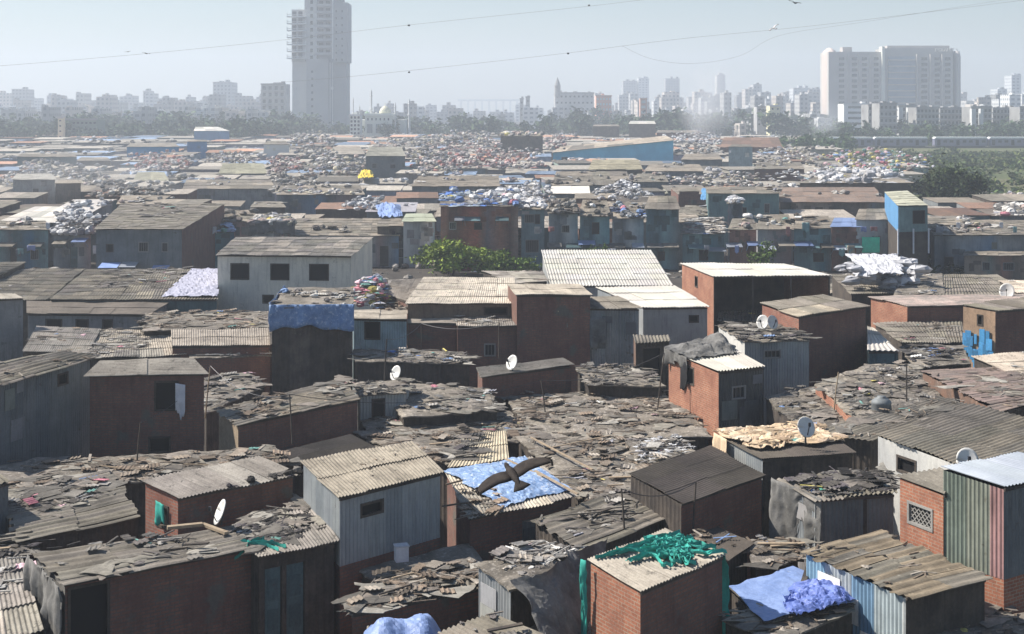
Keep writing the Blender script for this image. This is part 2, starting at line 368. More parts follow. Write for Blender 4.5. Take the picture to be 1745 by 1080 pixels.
def window(parent, A, d, n, o, kind='hole', R=None):
    """frame, pane or shutter in a wall opening"""
    R = R or RNG; s0, s1, z0, z1 = o[:4]; f = MB(); t = .035
    a = A + d * s0; b = A + d * s1; rz = math.atan2(d.y, d.x); c = (a + b) / 2; g = -n * .02
    for z in (z0, z1): f.box((c.x + g.x, c.y + g.y, z), ((s1 - s0) / 2 + t, .045, t), rz)
    for p in (a, b): f.box((p.x + g.x, p.y + g.y, (z0 + z1) / 2), (t, .04, (z1 - z0) / 2 - t), rz)
    if kind == 'door':
        w_ = MB(); q = c - n * .07; w_.box((q.x, q.y, (z0 + z1) / 2), ((s1 - s0) / 2 - .02, .02, (z1 - z0) / 2 - .02), rz)
        for k in (.3, .7): w_.box((q.x + n.x * .022, q.y + n.y * .022, z0 + (z1 - z0) * k), ((s1 - s0) / 2 - .1, .012, (z1 - z0) * .14), rz, (.8, .8, .8))
        return w_.build('door', R.choice(['teal_paint', 'slate_metal', 'dark_wood', 'teal_paint']), parent)
    w_ = f.build('window', 'frame_paint' if kind != 'plain' else 'dark_wood', parent)
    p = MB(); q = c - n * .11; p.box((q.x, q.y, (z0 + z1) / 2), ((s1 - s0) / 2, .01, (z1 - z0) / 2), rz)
    p.build('pane', 'window_glass' if kind == 'glass' else 'dark_inside', w_)  # unglazed openings get a near-black sheet painting the interior shade
    if kind in ('bars', 'glass'):
        br = MB(); m = max(2, int((s1 - s0) / .16)); 
        for i in range(1, m):
            q = a + (b - a) * i / m - n * .05; br.box((q.x, q.y, (z0 + z1) / 2), (.012, .012, (z1 - z0) / 2 - .01), rz)
        br.build('window_bars', 'frame_paint', w_)
    if kind == 'lattice':
        br = MB(); H = z1 - z0; Lw = s1 - s0; st = .16
        for sg in (1, -1):
            x = -H
            while x < Lw:
                pa = (max(x, 0), max(0, -x)); xb = min(x + H, Lw); pb = (xb, xb - x)
                if pb[0] > pa[0] + .02:
                    za, zb = (z0 + pa[1], z0 + pb[1]) if sg > 0 else (z1 - pa[1], z1 - pb[1])
                    q0 = a + d * pa[0] - n * .05; q1 = a + d * pb[0] - n * .05
                    br.bar((q0.x, q0.y, za), (q1.x, q1.y, zb), .025)
                x += st
        br.build('lattice', 'frame_paint', w_)
    return w_
FOOT = []            # footprints already built on
STYLES = {           # roof styles: material, direction, pitch, amplitude, sheet width, length, ragged
 'corr': ('asbestos', 'v', .115, .016, 1.05, 1.9, .05), 'corru': ('asbestos', 'u', .14, .02, 1.05, 1.9, .05),
 'old': ('old_asbestos', 'v', .17, .024, 1.0, 1.7, .1), 'oldu': ('old_asbestos', 'u', .2, .02, 1.0, 2.2, .14),
 'brown': ('brown_sheet', 'v', .09, .008, 1.3, 2.6, .04), 'brownu': ('brown_sheet', 'u', .12, .012, 1.1, 2.4, .06),
 'strip': ('old_asbestos', 'u', .33, .02, .3, 1.9, .12), 'stripp': ('pinkish_plank', 'u', .3, .018, .3, 1.6, .12),
 'white': ('pale_sheet', 'v', .2, .028, 1.1, 2.6, .02), 'zinc': ('zinc', 'v', .13, .018, .9, 2.4, .04),
 'rust': ('rust_sheet', 'v', .15, .02, .9, 1.8, .08), 'pink': ('pinkish_plank', 'u', .2, .022, .8, 2.0, .1), 'whiteu': ('pale_sheet', 'u', .2, .02, 1.1, 2.6, .03)}
def shack(name, label, cat, quad, z, rise=.25, roof='corr', wf='slate_metal', wl=None, wr=None, ops=(), over=(.22, .12), group=None, zb=0.0, corners=None, lower=None, tv=.16, tints=None, patches=None, posts=0, open_front=False, wt=None, lod=None, fascia=True, dz=None):
    """quad: BL, BR, FR, FL photo pixels of the roof corners; z eave height (front), rise towards the back"""
    Rn = random.Random(hash((round(quad[0][0]), round(quad[3][1]))) & 0xffff)
    if corners is None:
        zz = [z + rise, z + rise, z, z]
        if dz: zz = [a + b for a, b in zip(zz, dz)]
        Q = [at(p[0], p[1], h) for p, h in zip(quad, zz)]
    else: Q = corners
    c = sum(Q, Vector()) / 4
    far = c.y
    root = thing(name, label, cat, (c.x, c.y, zb), group)
    L = lod or (6 if far < 60 else 4 if far < 115 else 0)
    if roof == 'rough':
        mb = rough_mesh(Q, .07 if far > 60 else .1, .2 if far < 60 else .4, R=Rn); r = mb.build('roof', 'roof_earth', root)
    else:
        mt, dr, pi, am, sw, sl, rg = STYLES[roof]
        if L == 0: am = 0
        mb = roof_mesh(Q, dr, pi, am, sw if far < 150 else sw * 3.2, sl if far < 150 else sl * 3, rg, .014 if far < 60 else .02, .03 if roof not in ('white', 'zinc') else .01, tv=tv, tints=tints, R=Rn, lod=L or 1, thick=.014 if far < 60 else .03)
        r = mb.build('roof', mt, root)
    # walls set in under the eaves
    inn = []
    for i, q in enumerate(Q):
        a = Q[(i + 1) % 4] if i in (0, 2) else Q[(i - 1) % 4]; b = Q[(i + 3) % 4] if i in (0, 2) else Q[(i + 1) % 4]
        # a: neighbour across (u), b: neighbour along (v)
        du = (a - q); dv = (b - q); p = q.copy()
        if du.length > .5: p += du.normalized() * min(over[1], du.length * .2)
        if dv.length > .5: p += dv.normalized() * min(over[0] if i >= 2 else .08, dv.length * .25)
        p.z -= .06; inn.append(p)
    BL, BR, FR, FL = inn
    FOOT.append(([(p.x, p.y) for p in inn], far))
    sides = {'f': (FL, FR, wf), 'l': (BL, FL, wl or wf), 'r': (FR, BR, wr or wl or wf), 'b': (BR, BL, wf)}
    for k, (A, B, mt) in sides.items():
        if mt is None or (k == 'f' and open_front): continue
        Ln = (Vector((B.x, B.y, 0)) - Vector((A.x, A.y, 0))).length
        oo = []
        for o in ops:
            if o[0] != k: continue
            kd = o[5] if len(o) > 5 else 'plain'; ez = min(A.z, B.z)
            if o[3] > 0: oo.append((o[1] * Ln, o[2] * Ln, zb + o[3], zb + o[4], kd))      # heights above the base
            else: oo.append((o[1] * Ln, o[2] * Ln, ez + o[3], min(ez - .06, ez + o[4]), kd))   # heights below the eave
        met = 'metal' in mt or mt == 'teal_paint'
        pt, am = ((.13, .014) if met and far < 75 and k != 'b' else (0, 0))
        if mt == 'dark_wood' and far < 75: pt, am = .22, .012
        z0w = zb
        if lower and k != 'b':
            m2, *_ = wall_mesh(A, B, lower[0], lower[0], zb, [q for q in oo if q[3] < lower[0]], R=Rn, patches=0); m2.build('lower_wall', lower[1], root); z0w = lower[0] + .004
        ops_k = [q for q in oo if q[3] >= z0w + .01]
        tl = wt.get(k) if isinstance(wt, dict) else wt
        m1, Lw, A_, d_, n_ = wall_mesh(A, B, A.z, B.z, z0w, ops_k, pt, am, tints=tl or ([(1, 1, 1), (.86, .88, .9), (1.1, 1.08, 1.05)] if met else None), R=Rn, patches=(patches if patches is not None else (Rn.randint(2, 6) if far < 75 and met else 0)) if k != 'b' else 0, fancy=bool(tl))
        m1.build('wall', mt, root)
        for q in oo: window(root, A_, d_, n_, q, q[4], Rn)
    if posts or open_front:
        for i in range(max(2, posts)):
            t = i / (max(2, posts) - 1); p = FL.lerp(FR, t); pm = MB(); pm.bar((p.x, p.y, zb), (p.x, p.y, p.z), .09); pm.build('post', 'dark_wood', root)
    if far < 110 and roof != 'rough' and fascia:              # batten under the front eave
        fb = MB(); fb.bar(FL + Vector((0, -.05, 0)), FR + Vector((0, -.05, 0)), .05, .07); fb.build('eave_batten', 'dark_wood', root)
    root['_q'] = 0; del root['_q']
    QS[root.name] = Q
    return root
QS = {}
# ---------------------------------------------------------------- loose stuff
PAL = {
 'dark': [(.06, .055, .05), (.1, .09, .08), (.14, .125, .11), (.045, .042, .04), (.18, .165, .15), (.09, .08, .085)],
 'grey': [(.2, .185, .165), (.13, .12, .108), (.28, .26, .23), (.09, .082, .075), (.36, .34, .31), (.17, .15, .14), (.24, .21, .18)],
 'brown': [(.21, .165, .125), (.14, .11, .085), (.3, .25, .2), (.09, .075, .06), (.26, .2, .15), (.36, .32, .27)],
 'pale': [(.5, .48, .44), (.36, .34, .31), (.62, .6, .56), (.26, .24, .22), (.42, .37, .31), (.2, .18, .17)],
 'white': [(.66, .66, .66), (.74, .74, .75), (.5, .5, .52), (.6, .58, .56), (.3, .3, .32), (.8, .8, .8)],
 'bags': [(.6, .58, .54), (.45, .42, .38), (.3, .28, .26), (.7, .68, .65), (.2, .19, .18), (.5, .4, .36), (.36, .36, .4), (.55, .5, .38)],
 'red': [(.55, .4, .38), (.45, .22, .2), (.65, .6, .56), (.3, .24, .23), (.6, .5, .47), (.4, .36, .36), (.7, .66, .62)],
 'mix': [(.6, .58, .54), (.6, .25, .3), (.7, .6, .2), (.2, .4, .35), (.5, .5, .55), (.3, .28, .26), (.75, .5, .55), (.2, .3, .5), (.7, .7, .68)],
 'blue': [(.1, .2, .5), (.2, .3, .55), (.4, .45, .5), (.15, .16, .2), (.3, .3, .3)],
 'green': [(.05, .25, .18), (.1, .3, .22), (.2, .2, .18), (.12, .11, .1)],
}
def rag(mb, c, a, b, rz, h, col, R, n=6):
    """a crumpled, torn piece of cloth or sheeting lying on something"""
    a *= .8; b *= .8; h *= .5; rs = np.random.RandomState(R.randint(0, 1 << 30))
    t = np.linspace(-1, 1, n); U, V = np.meshgrid(t, t); ph = rs.rand(4) * 6.3; f1 = R.uniform(1.5, 5); sh = R.uniform(-.5, .5)
    J = rs.rand(2, n, n) - .5
    X = (U + sh * V + J[0] * .55) * a; Y = (V + J[1] * .55) * b * (1 + .5 * np.sin(U * 2 + ph[0]))
    Z = h * (.15 + .6 * np.abs(np.sin(U * f1 + V * 1.4 + ph[1])) * rs.rand(n, n) + .35 * rs.rand(n, n)) * (1.1 - .5 * (U ** 2 + V ** 2))
    E = np.ones((n, n)); E[0] = E[-1] = 0; E[:, 0] = E[:, -1] = 0; Z = Z * np.where(E > 0, 1, rs.rand(n, n) * .35)
    cr, sr = math.cos(rz), math.sin(rz)
    P = np.stack([c[0] + X * cr - Y * sr, c[1] + X * sr + Y * cr, c[2] + .01 + Z], -1)
    T = np.array(col)[None, None] * (.8 + .4 * rs.rand(n, n)[..., None])
    mb.grid(P, T, None, .012)
def bag(mb, c, r, col, R, sq=.7):
    nu, nv = 6, 4; k = R.uniform(0, 9); rz = R.uniform(0, 3.1); ax = R.uniform(1, 1.6)
    P = []
    for j in range(nv + 1):
        th = math.pi * j / nv; row = []
        for i in range(nu + 1):
            ph = 2 * math.pi * i / nu; q = 1 + .22 * math.sin(ph * 3 + k + j)
            q *= 1 + (R.uniform(-.22, .22) if 0 < j < nv and i < nu else 0); x = math.sin(th) * math.cos(ph) * r * ax * q; y = math.sin(th) * math.sin(ph) * r * q; z = math.cos(th) * r * sq * (1 + .2 * math.sin(ph * 2 + k))
            row.append((c[0] + x * math.cos(rz) - y * math.sin(rz), c[1] + x * math.sin(rz) + y * math.cos(rz), c[2] + z + r * sq * .7))
        P.append(row)
    mb.grid(np.array(P)[::-1], col)
def strew(Q, n, pal='grey', reg=(0, 1, 0, 1), size=1.0, kinds='rrrrpps', seed=0, lift=.05, clump=True):
    """scraps lying about on a patch: r rag, p plank, s broken sheet, b bag, t stones, l long pole"""
    R = random.Random(seed * 77 + n); mb = MB(); near = Q[0].y < 110
    if near: n = int(n * .7); size *= .62; kinds = kinds + ('f' * max(1, len(kinds) // 5) if pal in ('grey', 'dark', 'brown') and n > 34 else ''); kinds = kinds + ('w' if 'p' in kinds else '')
    cl = [(R.uniform(reg[0], reg[1]), R.uniform(reg[2], reg[3])) for _ in range(max(2, n // 14))]
    W = (Q[1] - Q[0]).length; L = (Q[3] - Q[0]).length
    for i in range(n):
        if clump and R.random() < .6:
            cu, cv = R.choice(cl); u = cu + R.gauss(0, .5) / W; v = cv + R.gauss(0, .4) / L
        else: u = R.uniform(reg[0], reg[1]); v = R.uniform(reg[2], reg[3])
        u = min(max(u, reg[0]), reg[1]); v = min(max(v, reg[2]), reg[3])
        p = bil(Q, np.array(u), np.array(v)); c = (p[0], p[1], p[2] + lift)
        g = R.uniform(.75, 1.25); col = tuple(x * g for x in R.choice(PAL[pal] if R.random() > .035 else PAL['mix'])); k = R.choice(kinds); s = size * R.uniform(.6, 1.4); rz = R.uniform(0, 3.14)
        if R.random() < .5: rz = math.atan2(Q[1].y - Q[0].y, Q[1].x - Q[0].x) + R.gauss(0, .25)
        if k == 'r': rag(mb, c, .33 * s * R.uniform(.6, 1.5), .2 * s, rz, .13 * s, col, R)
        elif k == 'p': mb.box((c[0], c[1], c[2] + .03), (.5 * s * R.uniform(.5, 1.4), .05 * s, .013), rz, col, R.uniform(-.1, .1))
        elif k == 'w':
            for _ in range(2):
                a_ = rz + R.gauss(0, .5); mb.box((c[0] + R.gauss(0, .15), c[1] + R.gauss(0, .15), c[2] + .03), (R.uniform(.12, .45), R.uniform(.008, .025), .008), a_, col, R.uniform(-.2, .2))
        elif k == 'l': mb.box((c[0], c[1], c[2] + .05), (1.1 * s, .022, .022), rz, col, R.uniform(-.1, .1))
        elif k == 'f':
            q_ = R.choice([(.26, .24, .2), (.2, .18, .155), (.33, .31, .27), (.15, .138, .12), (.24, .21, .18)]); rag(mb, (c[0], c[1], c[2] - .02 + .004 * (i % 9)), R.uniform(.3, .85), R.uniform(.2, .45), rz, .07, tuple(x * g for x in q_), R, 5)
        elif k == 's':
            nn = 12; w_, l_ = .4 * s, .3 * s; x = np.linspace(-w_, w_, nn); y = np.linspace(-l_, l_, 3); X, Y = np.meshgrid(x, y); tl = R.uniform(-.25, .25)
            Z = .018 * np.sin(X / .13 * 6.28) + tl * X + .06 + abs(tl) * w_
            P = np.stack([c[0] + X * math.cos(rz) - Y * math.sin(rz), c[1] + X * math.sin(rz) + Y * math.cos(rz), c[2] + Z], -1); mb.grid(P, col, None, .012)
        elif k == 'b': bag(mb, c, .24 * s, col, R)
        elif k == 't': mb.box((c[0], c[1], c[2]), (.09 * s, .07 * s, .05 * s), rz, col, R.uniform(-.3, .3), .7)
    return mb
SEED = [1]

def litter(root, n, label, pal='grey', reg=(0, 1, 0, 1), size=1.0, kinds='rrrrpps', name='scattered_rags', cat='rags', lift=.05):
    SEED[0] += 1
    o = strew(QS[root.name], n, pal, reg, size, kinds, SEED[0], lift).build(name, 'clutter')
    o['kind'] = 'stuff'; o['label'] = label; o['category'] = cat
    return o
def drape(A, B, drop, fold=.05, freq=3.0, n=(26, 10), out=.05, tint=(1, 1, 1), rag_=.12, seed=0, flare=0.0, thick=.008):
    """cloth hanging from the line A-B"""
    A = Vector(A); B = Vector(B); R = random.Random(seed); d = (B - A); L = Vector((d.x, d.y, 0)).length; dn = Vector((d.x, d.y, 0)).normalized(); nn = Vector((dn.y, -dn.x, 0))
    P = np.zeros((n[1] + 1, n[0] + 1, 3)); ph = R.uniform(0, 6)
    for j in range(n[1] + 1):
        for i in range(n[0] + 1):
            u = i / n[0]; v = j / n[1]; b = A.lerp(B, u); dr = drop * (1 + rag_ * math.sin(u * 7 + ph) + rag_ * .6 * math.sin(u * 19 + ph))
            o = out + fold * (.3 + v) * (math.sin(u * L * freq * 2 + ph + v * 1.2) + .5 * math.sin(u * L * freq * 4.7 + ph * 2)) + flare * v
            o += fold * 1.3 * abs(nz3(u * L * 2.2, v * drop * 1.1, 1.6, ph)) + fold * .7 * nz3(u * L, v * drop, 5.2, ph + 4)
            P[j, i] = (b.x + nn.x * o, b.y + nn.y * o, b.z - dr * v)
    mb = MB(); mb.grid(P[::-1], tint, None, thick, nrm=(nn.x, nn.y, 0)); return mb
def sheet(Q, hump=.1, n=(30, 24), tint=(1, 1, 1), seed=0, rag_=.12, lift=.06, thick=.012, wr=.04, sc=2.6):
    """a spread tarpaulin with wrinkles and an uneven edge"""
    R = random.Random(seed); k = R.uniform(0, 40); U, V = np.meshgrid(np.linspace(0, 1, n[0]), np.linspace(0, 1, n[1])); P = bil(Q, U, V)
    for a in range(P.shape[0]):
        for b in range(P.shape[1]):
            x, y, _ = P[a, b]; u = U[a, b]; v = V[a, b]; e = 1 - (2 * u - 1) ** 4; e2 = 1 - (2 * v - 1) ** 4
            P[a, b, 2] += lift + hump * max(0, nz3(x, y, .8, k) + .3) * e * e2 + wr * (abs(nz3(x, y, sc, k)) * 1.6 + abs(nz3(x + y, y, sc * 2.1, k + 3)) * 1.0 + abs(nz3(x - y * .6, y, sc * 4.3, k + 6)) * .5)
            P[a, b, 0] += rag_ * nz3(x, y, 1.7, k + 7) * 2 * (1 - e * e2); P[a, b, 1] += rag_ * nz3(x, y, 1.7, k + 11) * 2 * (1 - e * e2)
    mb = MB(); mb.grid(P, tint, None, thick); return mb
def tagged(o, label, cat, group=None, kind=None):
    o['label'] = label; o['category'] = cat
    if group: o['group'] = group
    if kind: o['kind'] = kind
    return o
def dish(px, py, z, label, r_=.38, face=(-.55, -.75, .45), hgt=.45):
    r = r_ * .84; p = at(px, py, z + hgt); root = thing('satellite_dish', label, 'satellite dish', (p.x, p.y, z), 'satellite dishes on the roofs')
    f = Vector(face).normalized(); x = f.cross(Vector((0, 0, 1))).normalized(); y = x.cross(f)
    P = np.zeros((6, 19, 3))
    for j in range(6):
        for i in range(19):
            q = r * j / 5; a = 2 * math.pi * i / 18; v = p + x * math.cos(a) * q * .86 + y * math.sin(a) * q + f * (q * q * .45)
            P[j, i] = v
    mb = MB(); mb.grid(P, (1, 1, 1), None, .02, nrm=tuple(f)); mb.build('reflector', 'dish_white', root, smooth=True)
    ft = p + f * r * .95; a = MB(); a.bar(p - y * r * .8, ft, .025); a.box(tuple(ft), (.035, .035, .06)); a.build('feed_arm', 'dark_metal', root)
    st = MB(); st.bar((p.x, p.y, z - .05), tuple(p - f * .05), .05); st.bar(tuple(p - f * .05), tuple(p), .09); st.build('mast', 'dark_metal', root)
    return root
# ================================================================ GROUND
g = MB(); g.grid(np.array([[(-3500, -60, 0), (3500, -60, 0)], [(-3500, 4500, 0), (3500, 4500, 0)]], float), (1, 1, 1), None, 0)
g.build('ground', 'dirt')['kind'] = 'structure'
# ================================================================ FOREGROUND, left
a1 = shack('low_shack', 'long shack with grey sheet roof, hung plastic on its end wall, near left corner', 'shack', [(57, 943), (388, 900), (440, 936), (113, 998)], 4.5, .12, 'strip', 'shaded_dark_brick', 'grey_cloth', over=(.25, .05), ops=[('f', .02, .22, -2.6, -.12)])
litter(a1, 50, 'thin strips and scraps over the long grey roof near left corner', 'grey', size=.7, kinds='rrpps')
d = drape(QS[a1.name][0], QS[a1.name][3], 3.2, .12, 1.6, (40, 12), .12, seed=3); tagged(d.build('plastic_sheeting', 'grey_cloth', smooth=True), 'grey plastic sheeting hanging in folds over the end of the long shack', 'sheeting')
a2 = shack('wooden_door_shack', 'shack with corrugated roof and blue green doors, against the grey metal shed', 'shack', [(385, 905), (527, 850), (580, 925), (442, 952)], 4.45, .1, 'corr', 'dark_wood', ops=[('f', .08, .3, -2.3, -.35, 'door'), ('f', .36, .6, -2.3, -.35, 'door')], over=(.3, .1))
litter(a2, 210, 'tangle of dark rags and sacking heaped on the corrugated roof beside the grey shed', 'dark', (0, .93, 0, .72), .85, 'rrrrrrp')
a3 = shack('brick_shack', 'brick shack with corrugated roof and green cloth in its window opening', 'shack', [(240, 818), (440, 778), (512, 810), (306, 851)], 5.15, .15, 'corr', 'shaded_dark_brick', 'brick', over=(.25, .1), ops=[('l', .35, .7, -.95, -.35)])
litter(a3, 26, 'black bundles along the front edge of the brick shack roof', 'dark', (.35, 1, .85, 1), .8, 'rrb')
a4 = shack('plank_roof_shack', 'shack under a broad grey sheet roof with a ragged right end', 'shack', [(12, 848), (185, 800), (243, 882), (24, 925)], 3.9, .15, 'strip', 'dark_wood', over=(.2, .1))
litter(a4, 150, 'torn sheeting and rags covering the upper half of the broad grey roof', 'grey', (0, .9, 0, .55), .9, 'rrrrps')
a4b = shack('low_shack', 'low shack buried under torn sheeting behind the broad grey roof', 'shack', [(-30, 790), (238, 775), (268, 815), (-20, 855)], 3.85, .1, 'rough', 'dark_wood')
litter(a4b, 240, 'thick mess of torn sheeting, sticks and rags below the brown brick house', 'brown', size=1.0, kinds='rrrrps')
a4c = shack('low_shack', 'low shack with brown littered roof between the brick house and grey metal shed', 'shack', [(230, 775), (470, 762), (510, 790), (255, 822)], 3.7, .1, 'rough', 'dark_wood')
litter(a4c, 130, 'pale sticks and rags beside the brown brick house', 'brown', size=.9, kinds='rrrpps')
a5 = shack('tin_shed', 'blue grey tin shed cut off by the left edge of the photo', 'shed', [(-90, 800), (-30, 790), (19, 822), (-90, 850)], 5.0, .15, 'old', 'slate_metal', over=(.1, .05))
a6 = shack('low_shack', 'low shack with pale corrugated roof in the bottom left corner', 'shack', [(-60, 960), (38, 950), (75, 1075), (-60, 1110)], 3.6, .2, 'corr', 'dark_wood', tints=(.6, (1.6, 1.55, 1.5)))
litter(a6, 80, 'pale scraps on the roof in the bottom left corner', 'pale', (0, 1, 0, .6), .8)
a6b = shack('low_shack', 'low shack with rubbish on its roof left of the long shack', 'shack', [(-60, 915), (70, 905), (60, 945), (-60, 965)], 3.7, .1, 'rough', 'dark_wood')
litter(a6b, 70, 'dark rubbish between the broad grey roof and the long shack', 'dark', size=.9)
a7 = shack('low_shack', 'low dark roof under the long shack at the bottom edge', 'shack', [(240, 1062), (430, 1040), (480, 1085), (260, 1120)], 2.2, .1, 'old', 'dark_wood')
litter(a7, 40, 'scraps on the low dark roof at the bottom edge', 'pale', size=.5)
# far-left tall grey wall house and the brick house
d1 = shack('metal_clad_house', 'tall slate blue metal clad house with sloping plank roof at left edge', 'house', [(-120, 640), (108, 598), (168, 610), (-60, 676)], zE(620, 775, 3.0), .25, 'strip', 'slate_metal', over=(.25, .15), ops=[('f', .72, .8, -.62, -.22)], dz=(0, 0, .0, 0), tv=.2)
litter(d1, 30, 'worn strips on the sloping plank roof at the left edge', 'brown', size=.7, kinds='rpps')
d2 = shack('brick_house', 'brown brick house with open window and white cloth, standing alone on the left', 'house', [(172, 614), (330, 612), (356, 638), (144, 641)], zE(641, 775, 3.2), .35, 'corru', 'shaded_dark_brick', 'plaster', over=(.16, .12), ops=[('f', .57, .77, -1.3, -.25), ('f', .52, .7, -2.85, -2.3)], tints=(1, (1.35, 1.33, 1.28)), tv=.1)
q = QS[d2.name]; p = q[3].lerp(q[2], .73); dr = drape(p + Vector((0, .05, -.28)), p + Vector((.36, .09, -.35)), 1.15, .05, 4, (10, 10), .16, seed=5); tagged(dr.build('hanging_cloth', 'white_cloth', smooth=True), 'white cloth hanging out of the brick house window', 'cloth')
d4 = shack('long_brick_shack', 'long low brick shack with smeared white paint and a plank roof', 'shack', [(368, 700), (588, 645), (614, 682), (406, 726)], zE(726, 790, 3.1), .2, 'strip', 'shaded_dark_brick', 'pale_wood', over=(.2, .1), tints=(.5, (1.25, 1.2, 1.1)))
litter(d4, 110, 'brown splinters and rags strewn over the long brick shack', 'brown', (.1, 1, 0, 1), .75, 'rrrpps')
d3 = shack('low_shack', 'low shack with grey rag roof between brick house and long brick shack', 'shack', [(345, 648), (425, 634), (455, 655), (350, 705)], 3.6, .15, 'rough', 'dark_wood')
litter(d3, 120, 'grey rags beside the right wall of the brown brick house', 'grey', size=.9)
jn = shack('low_shack', 'narrow lean-to roof below the long brick shack', 'shack', [(400, 790), (600, 742), (640, 762), (520, 790)], 3.45, .1, 'brownu', 'dark_wood', tv=.1)
# ================================================================ centre front
b1 = shack('grey_metal_shed', 'tall grey corrugated metal shed with one small dark window', 'shed', [(511, 786), (702, 752), (757, 806), (577, 851)], 5.6, .12, 'corr', 'grey_metal', 'grey_metal', over=(.16, .1), ops=[('f', .2, .41, -.62, -.3)], lower=(3.75, 'shaded_dark_brick'), tints=(1, (1.12, 1.08, .98)), tv=.07, wt=[(.95, .97, 1.0), (1.02, 1.04, 1.05), (.88, .92, .96)], patches=0)
litter(b1, 10, 'a few dead leaves and scraps on the grey metal shed roof', 'brown', (.3, .8, .3, .8), .3, 'r', 'scattered_scraps', 'scraps')
wbx = MB(); c_ = at(684, 952, 3.9); wbx.box((c_.x, c_.y, 4.05), (.17, .14, .2), .3); wbx.box((c_.x, c_.y, 4.26), (.19, .16, .015), .3, (.8, .8, .8)); tagged(wbx.build('white_bin', 'white_cloth'), 'small white box at the foot of the grey metal shed', 'box')
b2 = shack('tarp_roof_shack', 'shack with corrugated roof and pale blue tarpaulin beside the grey metal shed', 'shack', [(757, 805), (905, 778), (985, 848), (800, 888)], 4.3, .15, 'corr', 'shaded_dark_brick', over=(.35, .1), tints=(.5, (1.7, 1.65, 1.5)), ops=[('f', .5, .75, -2, -.4, 'door')])
Q = QS[b2.name]; tq = [bil(Q, np.array(u), np.array(v)) for u, v in ((.02, .02), (.93, .02), (.97, .86), (.3, .93))]
tagged(sheet([Vector(t) for t in tq], .12, (46, 40), seed=4, wr=.05, sc=3.4).build('tarpaulin', 'pale_tarp'), 'crinkled pale blue tarpaulin on the roof below the flying bird', 'tarpaulin')
litter(b2, 45, 'pale battens and scraps beside the pale blue tarpaulin', 'brown', (0, .35, .3, 1), .7, 'rpls')
b4 = shack('low_shack', 'low shack with dark slab roof left of the teal draped brick shack', 'shack', [(906, 886), (1075, 833), (1168, 874), (992, 942)], 4.0, .15, 'strip', 'dark_wood', tv=.12)
litter(b4, 70, 'rags and a white scrap on the dark slab roof', 'grey', (0, 1, 0, .7), .75)
b4b = shack('low_shack', 'flat littered roof between the tarpaulin roof and the brown roof', 'shack', [(985, 815), (1120, 795), (1180, 845), (1010, 880)], 3.6, .1, 'rough', 'dark_wood')
litter(b4b, 110, 'scraps on the flat roof by the brown sheet roof', 'brown', size=.8)
b5 = shack('low_shack', 'low brick shack with littered sagging roof in front of the dark alley', 'shack', [(640, 985), (804, 958), (824, 1003), (590, 1050)], 3.7, .2, 'old', 'shaded_dark_brick', 'brick', over=(.15, .1))
litter(b5, 230, 'brown rags and stones heaped on the sagging roof', 'brown', size=.8, kinds='rrrrtps')
b5b = shack('low_shack', 'flat shaded roof at the foot of the grey metal shed', 'shack', [(600, 968), (800, 925), (830, 958), (640, 990)], 3.4, .1, 'rough', 'dark_wood')
b6 = shack('cloth_hung_shack', 'grey shack with littered roof and dark sheeting hung over its front', 'shack', [(808, 960), (905, 928), (1005, 940), (872, 1005)], 4.5, .15, 'rough', 'dark_wood', 'grey_metal', over=(.15, .1))
litter(b6, 160, 'pale and brown rubbish on the roof beside the teal draped shack', 'pale', (.2, 1, 0, .8), .75)
Q = QS[b6.name]
tagged(sheet([Q[3] + Vector((.1, 0, .1)), Q[2] + Vector((.2, .3, .1)), Q[2] + Vector((.1, -1.5, -1.7)), Q[3] + Vector((1.5, -1.9, -1.9))], .1, (44, 34), seed=9, wr=.09, sc=1.8, rag_=.2).build('plastic_sheeting', 'grey_cloth'), 'dark creased sheeting slung between the grey shack and the teal draped shack', 'sheeting')
b6b = shack('low_shack', 'low roof strewn with rubble at the bottom, left of the teal draped shack', 'shack', [(900, 1035), (1000, 1010), (1050, 1090), (900, 1130)], 3.2, .1, 'rough', 'dark_wood')
litter(b6b, 90, 'rubble and twigs at the bottom edge beside the brick wall', 'grey', size=.7, kinds='rrpt')
b8 = shack('low_shack', 'grey roof corner poking up at the bottom edge', 'shack', [(745, 1078), (835, 1044), (930, 1085), (850, 1140)], 3.9, .1, 'old', 'dark_wood')
litter(b8, 20, 'grey scraps on the roof corner at the bottom edge', 'grey', size=.6)
b7 = shack('low_shack', 'low roof under a domed blue tarpaulin at the bottom edge', 'shack', [(625, 1070), (740, 1060), (760, 1120), (620, 1140)], 3.4, .1, 'old', 'dark_wood')
tagged(sheet(QS[b7.name], .75, (34, 30), seed=14, wr=.05, rag_=.1).build('tarpaulin', 'blue_tarp'), 'domed plain blue tarpaulin at the bottom edge of the photo', 'tarpaulin')
b9 = shack('brick_shack', 'brick shack with corrugated roof draped in teal cloth', 'shack', [(1001, 955), (1134, 903), (1238, 947), (1093, 1009)], 5.0, .12, 'corr', 'shaded_dark_brick', 'lit_orange_brick', over=(.1, .06), tints=(1, (1.45, 1.42, 1.35)), tv=.06)
Q = QS[b9.name]
R9 = random.Random(5)
